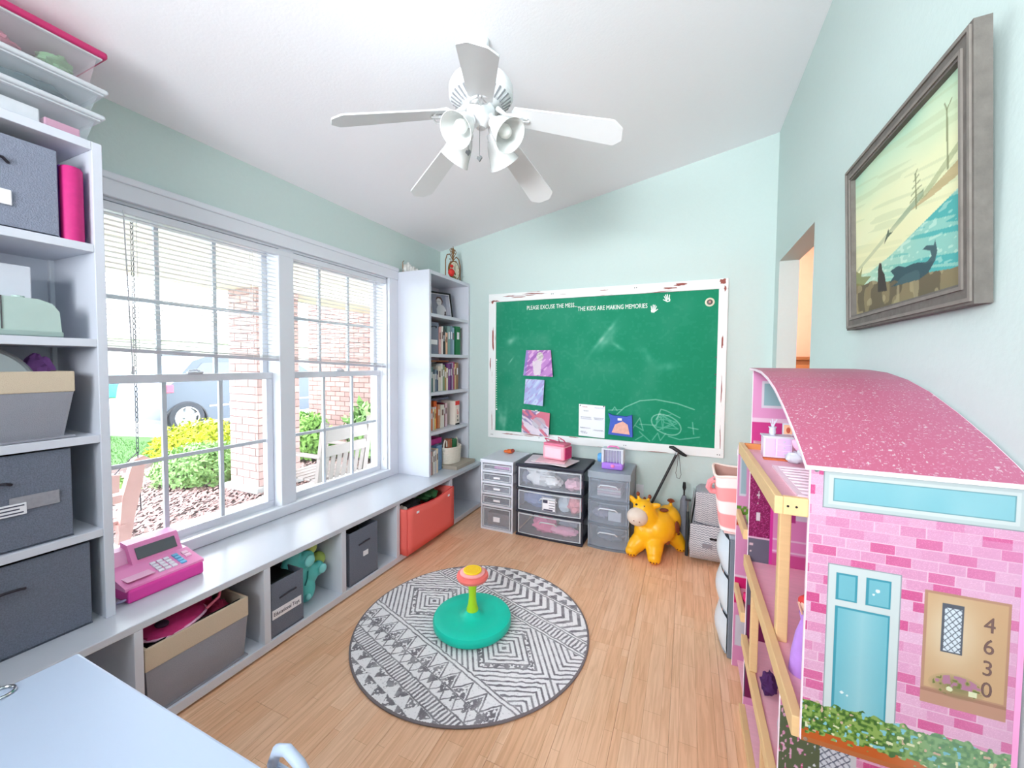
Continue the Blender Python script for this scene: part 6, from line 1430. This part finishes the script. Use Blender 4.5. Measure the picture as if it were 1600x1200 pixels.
build(G().box(.176, .192, .985, 1.62, 1.078, 1.116, .002), 'balcony_beam', WOOD, dh); b_ = build(G().box(.192, .236, .985, 1.0, 1.078, 1.116, .002), 'balcony_beam', WPB, dh); build(G().box(.192, .245, 1.605, 1.62, 1.078, 1.116, .002), 'balcony_beam', WOODD, dh)
for x in (.20, .215): build(G().cyl((x, .9845, 1.097), (x, .986, 1.097), .0025, seg=8), 'dowel', DARKIN, b_)
build(G().box(.224, .245, 1.002, 1.80, .595, .640, .002), 'floor_beam', WOOD, dh); build(G().box(.224, .245, 1.21, 1.80, .275, .315, .002), 'floor_beam', WOOD, dh); build(G().box(.224, .245, 1.21, 1.80, .0, .03, .002), 'floor_beam', WOOD, dh)
for z in (.355, .695): build(G().box(.222, .240, 1.812, 2.06, z, z + .04, .002), 'wing_beam', WOOD, dh)
build(G().box(.246, .274, 1.30, 1.328, .617, 1.085, .003), 'post', WOOD, dh); build(G().box(.226, .250, 1.585, 1.61, .315, .595, .003), 'post', WOOD, dh); build(G().box(.246, .27, 1.45, 1.475, .03, .29, .003), 'post', WOOD, dh)
# white slatted vent in the third floor
gv = build(G().box(.232, .244, 1.06, 1.35, 1.097, 1.103), 'floor_grille', PKW, dh); build(G().box(.244, .34, 1.06, 1.072, 1.097, 1.103), 'grille_end', PKW, gv); build(G().box(.244, .34, 1.338, 1.35, 1.097, 1.103), 'grille_end', PKW, gv)
for i in range(8): build(G().box(.244, .34, 1.085 + i * .031, 1.101 + i * .031, 1.098, 1.104), 'slat', PKW, gv)
# curved roof
RP = [(.978, 1.188), (1.03, 1.215), (1.10, 1.247), (1.2, 1.287), (1.32, 1.328), (1.43, 1.354), (1.55, 1.371), (1.68, 1.378), (1.815, 1.380)]
ry = np.array([p[0] for p in RP]); rz = np.array([p[1] for p in RP])
def rooff(U, V):
    rs = np.random.RandomState(9); sp_ = nzf(U, V, 150, 330, 5); sp2 = nzf(U, V, 90, 260, 6)
    b = full(U, (226, 116, 152)); up = np.clip((V - .45) / .4, 0, 1)
    return rgbmix(b, [(nzf(U, V, 5, 5, 2) * .3, (232, 134, 168)), (np.clip((U - .5) / .5, 0, 1) * .35, (234, 160, 196)), (up * .45, (224, 150, 168)), ((sp_ > .80) * .5 * (1 - up * .6), (246, 190, 214)), ((sp2 > .88) * (1 - up * .7), (252, 226, 236))])
def roofcurve(off):
    def curve(U, V):
        y = ry[0] + (ry[-1] - ry[0]) * V; return np.stack([.228 + (.552 - .228) * U, y, np.interp(y, ry, rz) + off], -1)
    return curve
vs, fs = [], []
nR = 40
for i in range(nR + 1):
    y = ry[0] + (ry[-1] - ry[0]) * i / nR; z = float(np.interp(y, ry, rz)); vs += [(.226, y, z - .008), (.554, y, z - .008), (.226, y, z), (.554, y, z)]
for i in range(nR):
    a = 4 * i; c = a + 4; fs += [(a, c, c + 1, a + 1), (a + 2, a + 3, c + 3, c + 2), (a, a + 2, c + 2, c), (a + 1, c + 1, c + 3, a + 3)]
fs += [(0, 1, 3, 2), (4 * nR, 4 * nR + 2, 4 * nR + 3, 4 * nR + 1)]
rf = build(G().mesh(vs, fs), 'roof', PKW, dh); sheet('printed_face', rf, (0, 0, 0), (1, 0, 0), (0, 0, 1), 240, 480, rooff, curve=roofcurve(.0008), dim=.62)
vs, fs = [], []
for i in range(13):
    a = PI / 2 * i / 12; y = 1.815 + .255 * math.sin(a); z = .985 + .085 * math.cos(a) ** .8 if i < 12 else .985
    vs += [(.220, y, z - .006), (.552, y, z - .006), (.220, y, z), (.552, y, z)]
for i in range(12):
    a = 4 * i; c = a + 4; fs += [(a, c, c + 1, a + 1), (a + 2, a + 3, c + 3, c + 2), (a, a + 2, c + 2, c), (a + 1, c + 1, c + 3, a + 3)]
build(G().mesh(vs, fs), 'wing_roof', PKW, dh)
# furniture and toys in the dollhouse
t = thing('toy_dresser', 'small white and lilac toy dresser on the top floor of the dollhouse', 'toy dresser', (.265, 1.49, 1.097))
build(G().box(.229, .306, 1.475, 1.525, 1.1, 1.165, .002), 'cabinet', mat('lilac_white', (236, 214, 240), .4), t); build(G().box(.226, .309, 1.472, 1.527, 1.163, 1.168, .001), 'top', WHITE, t)
for k in range(3): d = build(G().box(.266, .302, 1.472, 1.475, 1.106 + k * .019, 1.122 + k * .019, .001), 'drawer', mat('lilac_drawer', (220, 190, 232), .4), t); build(G().ell((.284, 1.471, 1.114 + k * .019), (.003, .002, .002), 8, 6), 'knob', WHITE, d)
build(G().box(.233, .261, 1.472, 1.475, 1.106, 1.160, .001), 'door', mat('lilac_drawer', (220, 190, 232)), t)
for x in (.233, .302): build(G().box(x - .003, x + .003, 1.478, 1.484, 1.0972, 1.101), 'foot', WHITE, t)
t = thing('toy_vase', 'tiny white vase with sprigs on the toy dresser', 'vase', (.26, 1.50, 1.168)); build(G().lathe([(.006, 0), (.010, .008), (.009, .02), (.012, .026)], (.256, 1.50, 1.1682), 14), 'vase', WHITE, t, True)
for k in range(4): build(G().tube([(.256, 1.50, 1.19), (.249 + k * .006, 1.50, 1.213 + (k % 2) * .006)], .0015, 5), 'sprig', WHITE, t)
t = thing('toy_picture', 'tiny orange picture in white frame behind the toy dresser', 'picture', (.31, 1.55, 1.097)); build(G().box(.294, .325, 1.56, 1.566, 1.16, 1.20, .001), 'frame', WHITE, t); build(G().box(.298, .321, 1.558, 1.5602, 1.165, 1.195), 'print', mat('orange_print', (240, 190, 150), .6), t); build(G().ell((.31, 1.5578, 1.178), (.006, .001, .010), 10, 6), 'figure', mat('red_brown_print', (190, 90, 60), .6), t)
build(G().box(.300, .320, 1.56, 1.575, 1.0975, 1.16), 'stand', WHITE, t)
tag(build(G().box(.226, .312, 1.445, 1.47, 1.0975, 1.101, .001), 'toy_rug', mat('orange_rug', (206, 110, 60), .9)), 'tiny orange mat in front of the toy dresser', 'rug')
t = thing('toy_unicorn', 'small white and pink plush toy at the front of the dollhouse top floor', 'soft toy', (.30, 1.40, 1.103)); build(G().ell((.298, 1.40, 1.120), (.024, .022, .017), 16, 10, bumpy=.3), 'body', WHITE, t, True); build(G().ell((.312, 1.385, 1.140), (.014, .013, .014), 14, 8), 'head', WHITE, t, True); build(G().ell((.325, 1.39, 1.117), (.009, .013, .013), 12, 8), 'shirt', mat('wine_red', (190, 40, 80), .6), t, True); build(G().ell((.299, 1.39, 1.158), (.010, .010, .020), 12, 8, R=Matrix.Rotation(-.5, 3, 'Y')), 'mane', PALEPINK, t, True)
t = thing('toy_doll', 'red-haired toy doll in a long purple dress on the middle floor', 'doll', (.29, 1.19, .617)); LAV = mat('lavender_dress', (190, 140, 226), .5, var=.15, scale=40)
build(G().lathe([(.030, 0), (.026, .05), (.018, .10), (.008, .135), (.012, .155)], (.285, 1.19, .6172), 20), 'dress', LAV, t, True); build(G().ell((.285, 1.19, .790), (.011, .011, .014), 14, 10), 'head', mat('doll_skin', (240, 196, 176), .5), t, True); build(G().ell((.287, 1.196, .796), (.015, .014, .018), 14, 10, bumpy=.25), 'hair', mat('doll_hair', (214, 60, 60), .7), t, True)
build(G().tube([(.279, 1.185, .768), (.272, 1.175, .79), (.267, 1.17, .805)], .003, 6), 'arm', mat('doll_skin', (240, 196, 176)), t, True)
cloth('dark purple toy bundle on the first floor of the dollhouse', (.275, 1.52, .335), (.024, .03, .032), (70, 30, 84), 51, name='toy_bundle', cat='toy')
tag(build(G().lathe([(.014, 0), (.016, .03), (.014, .055), (0, .057)], (.285, 1.36, .3025), 16), 'toy_stool', WHITE, smooth=True), 'white round toy stool on the first floor of the dollhouse', 'toy stool')
cloth('red and pink toy bundle on the middle floor of the dollhouse wing', (.262, 1.93, .395), (.018, .04, .022), (226, 40, 110), 52, name='toy_bundle', cat='toy')
tag(build(G().ell((.262, 1.95, .735), (.014, .03, .022), 14, 10, bumpy=.4), 'toy_plant', LEAFG, smooth=True), 'tiny green toy plant in the dollhouse wing', 'toy plant')

# ---------------------------------------------------------------- painting on the right wall
pt = thing('painting', 'framed seascape painting with whale shape and small figure on right wall', 'painting', (0, 0, 0))
WD = mat('weathered_frame', (108, 103, 98), .8, var=.35, scale=40, bump=.4, stretch=(1, .8, .8))
pw, ph, fw, fd = .700, .566, .048, .030
def mit(a0, b0, a1, b1, ia0, ib0, ia1, ib1, side):
    g = G(); pts = [(a0, b0), (a1, b1), (ia1, ib1), (ia0, ib0)]
    g.prism(pts, lambda a, c: (-fd, a, c), lambda a, c: (-.002, a, c)); return g
Y0, Y1, Z0_, Z1_ = -pw / 2, pw / 2, 0, ph
for q in ((Y0, Z0_, Y1, Z0_, Y0 + fw, fw, Y1 - fw, fw), (Y0, Z1_, Y1, Z1_, Y0 + fw, ph - fw, Y1 - fw, ph - fw), (Y0, Z0_, Y0, Z1_, Y0 + fw, fw, Y0 + fw, ph - fw), (Y1, Z0_, Y1, Z1_, Y1 - fw, fw, Y1 - fw, ph - fw)): build(mit(*q, 0), 'frame_rail', WD, pt)
for o_, ins in ((Y0, .006), (Y0, .034)):
    g = G().frame(-fd - .004, -fd + .001, Y0 + ins, Y1 - ins, ins, ph - ins, .008); build(g, 'frame_bead', mat('weathered_bead', (128, 122, 116), .8, var=.3, scale=20), pt)
def seafn(U, V):
    # U = 0 at the far (left) end of the canvas
    L = []; n1 = nzf(U, V, 5, 9, 1); n2 = nzf(U, V, 30, 60, 2); dg = (V + U * .22); n3 = nzf(np.clip(U * .5, 0, 1), (dg * .8) % 1, 5, 60, 3)
    b = full(U, (222, 226, 184))
    L.append((np.clip((V - .7) / .3, 0, 1) * .75, (150, 204, 186))); L.append((n1 * .35, (240, 234, 196))); L.append(((n3 > .62) * .28, (178, 190, 150)))
    L.append(((np.abs(V - (.32 + .32 * U)) < .012 + .012 * U) * (U < .72) * .6, (118, 140, 116)))
    L.append((np.clip((.50 - V) / .05, 0, 1) * .5 * (V > .3), (230, 224, 176)))
    sea = inpoly(U, V, [(-.01, .30), (.18, .27), (.42, .31), (1.01, .47), (1.01, .02), (-.01, .1)])
    L.append((sea * np.clip(.15 + U * 1.0, 0, .92), (70, 168, 168))); L.append((sea * (n3 > .5) * .55, (190, 218, 196))); L.append((sea * (n2 > .75) * .4, (228, 240, 220)))
    bank = inpoly(U, V, [(.62, .50), (.80, .545), (1.01, .60), (1.01, .52), (.8, .50)]); L.append((bank * .6, (170, 140, 96)))
    L.append((inpoly(U, V, [(.66, .52), (1.01, .70), (1.01, .66), (.74, .52)]) * .45, (140, 150, 110)))
    rock = V < (.21 - .14 * U + .03 * nzf(U, V * 0, 9, 1, 6)); L.append((rock, (134, 122, 92))); L.append((rock * (nzf(U, V, 14, 9, 7) > .5) * .7, (92, 84, 68))); L.append((rock * (nzf(U, V, 26, 16, 8) > .7) * .6, (176, 164, 128)))
    W = [(.420, .215), (.50, .225), (.56, .20), (.66, .195), (.74, .175), (.775, .195), (.765, .225), (.71, .25), (.735, .262), (.79, .245), (.80, .27), (.815, .21), (.80, .165), (.75, .115), (.68, .098), (.42, .115), (.50, .13), (.46, .15), (.40, .14), (.46, .175)]
    L.append((inpoly(U, V, W), (58, 84, 90))); L.append((inpoly(U, V, W) * (n1 > .5) * .4, (90, 116, 118)))
    L.append((inpoly(U, V, [(.28, .115), (.285, .26), (.30, .30), (.325, .29), (.335, .24), (.36, .21), (.385, .10)]), (66, 62, 58)))
    L.append((inpoly(U, V, [(.355, .40), (.37, .43), (.405, .485), (.41, .455), (.45, .445), (.395, .43)]), (92, 102, 84)))
    L.append((inpoly(U, V, [(-.01, .22), (-.01, .33), (.05, .30), (.09, .34), (.07, .27), (.2, .24), (.1, .2)]) * .8, (130, 132, 84)))
    for (a, b_, w_) in (((.885, .58), (.880, .86), .006), ((.880, .86), (.865, .90), .004), ((.880, .86), (.91, .89), .004), ((.66, .49), (.655, .68), .006)): L.append(((seg_d(U, V, a, b_) < w_) * .75, (126, 132, 96)))
    for k in range(5): L.append(((seg_d(U, V, (.655, .56 + k * .03), (.61 + .01 * k, .545 + k * .034)) < .005) * .6, (130, 136, 100))); L.append(((seg_d(U, V, (.655, .56 + k * .03), (.71 - .01 * k, .56 + k * .034)) < .005) * .6, (130, 136, 100)))
    return rgbmix(b, L)
cv = build(G().box(-.016, -.006, Y0 + fw - .006, Y1 - fw + .006, fw - .006, ph - fw + .006), 'canvas', mat('canvas_back', (200, 196, 180), .9), pt)
sheet('painted_scene', cv, (-.0165, Y1 - fw, fw), (0, -(pw - 2 * fw), 0), (0, 0, ph - 2 * fw), 300, 240, seafn, P_PAPER)
pose(pt, (.5585, 1.468, 1.520), (0, -.040, 0))
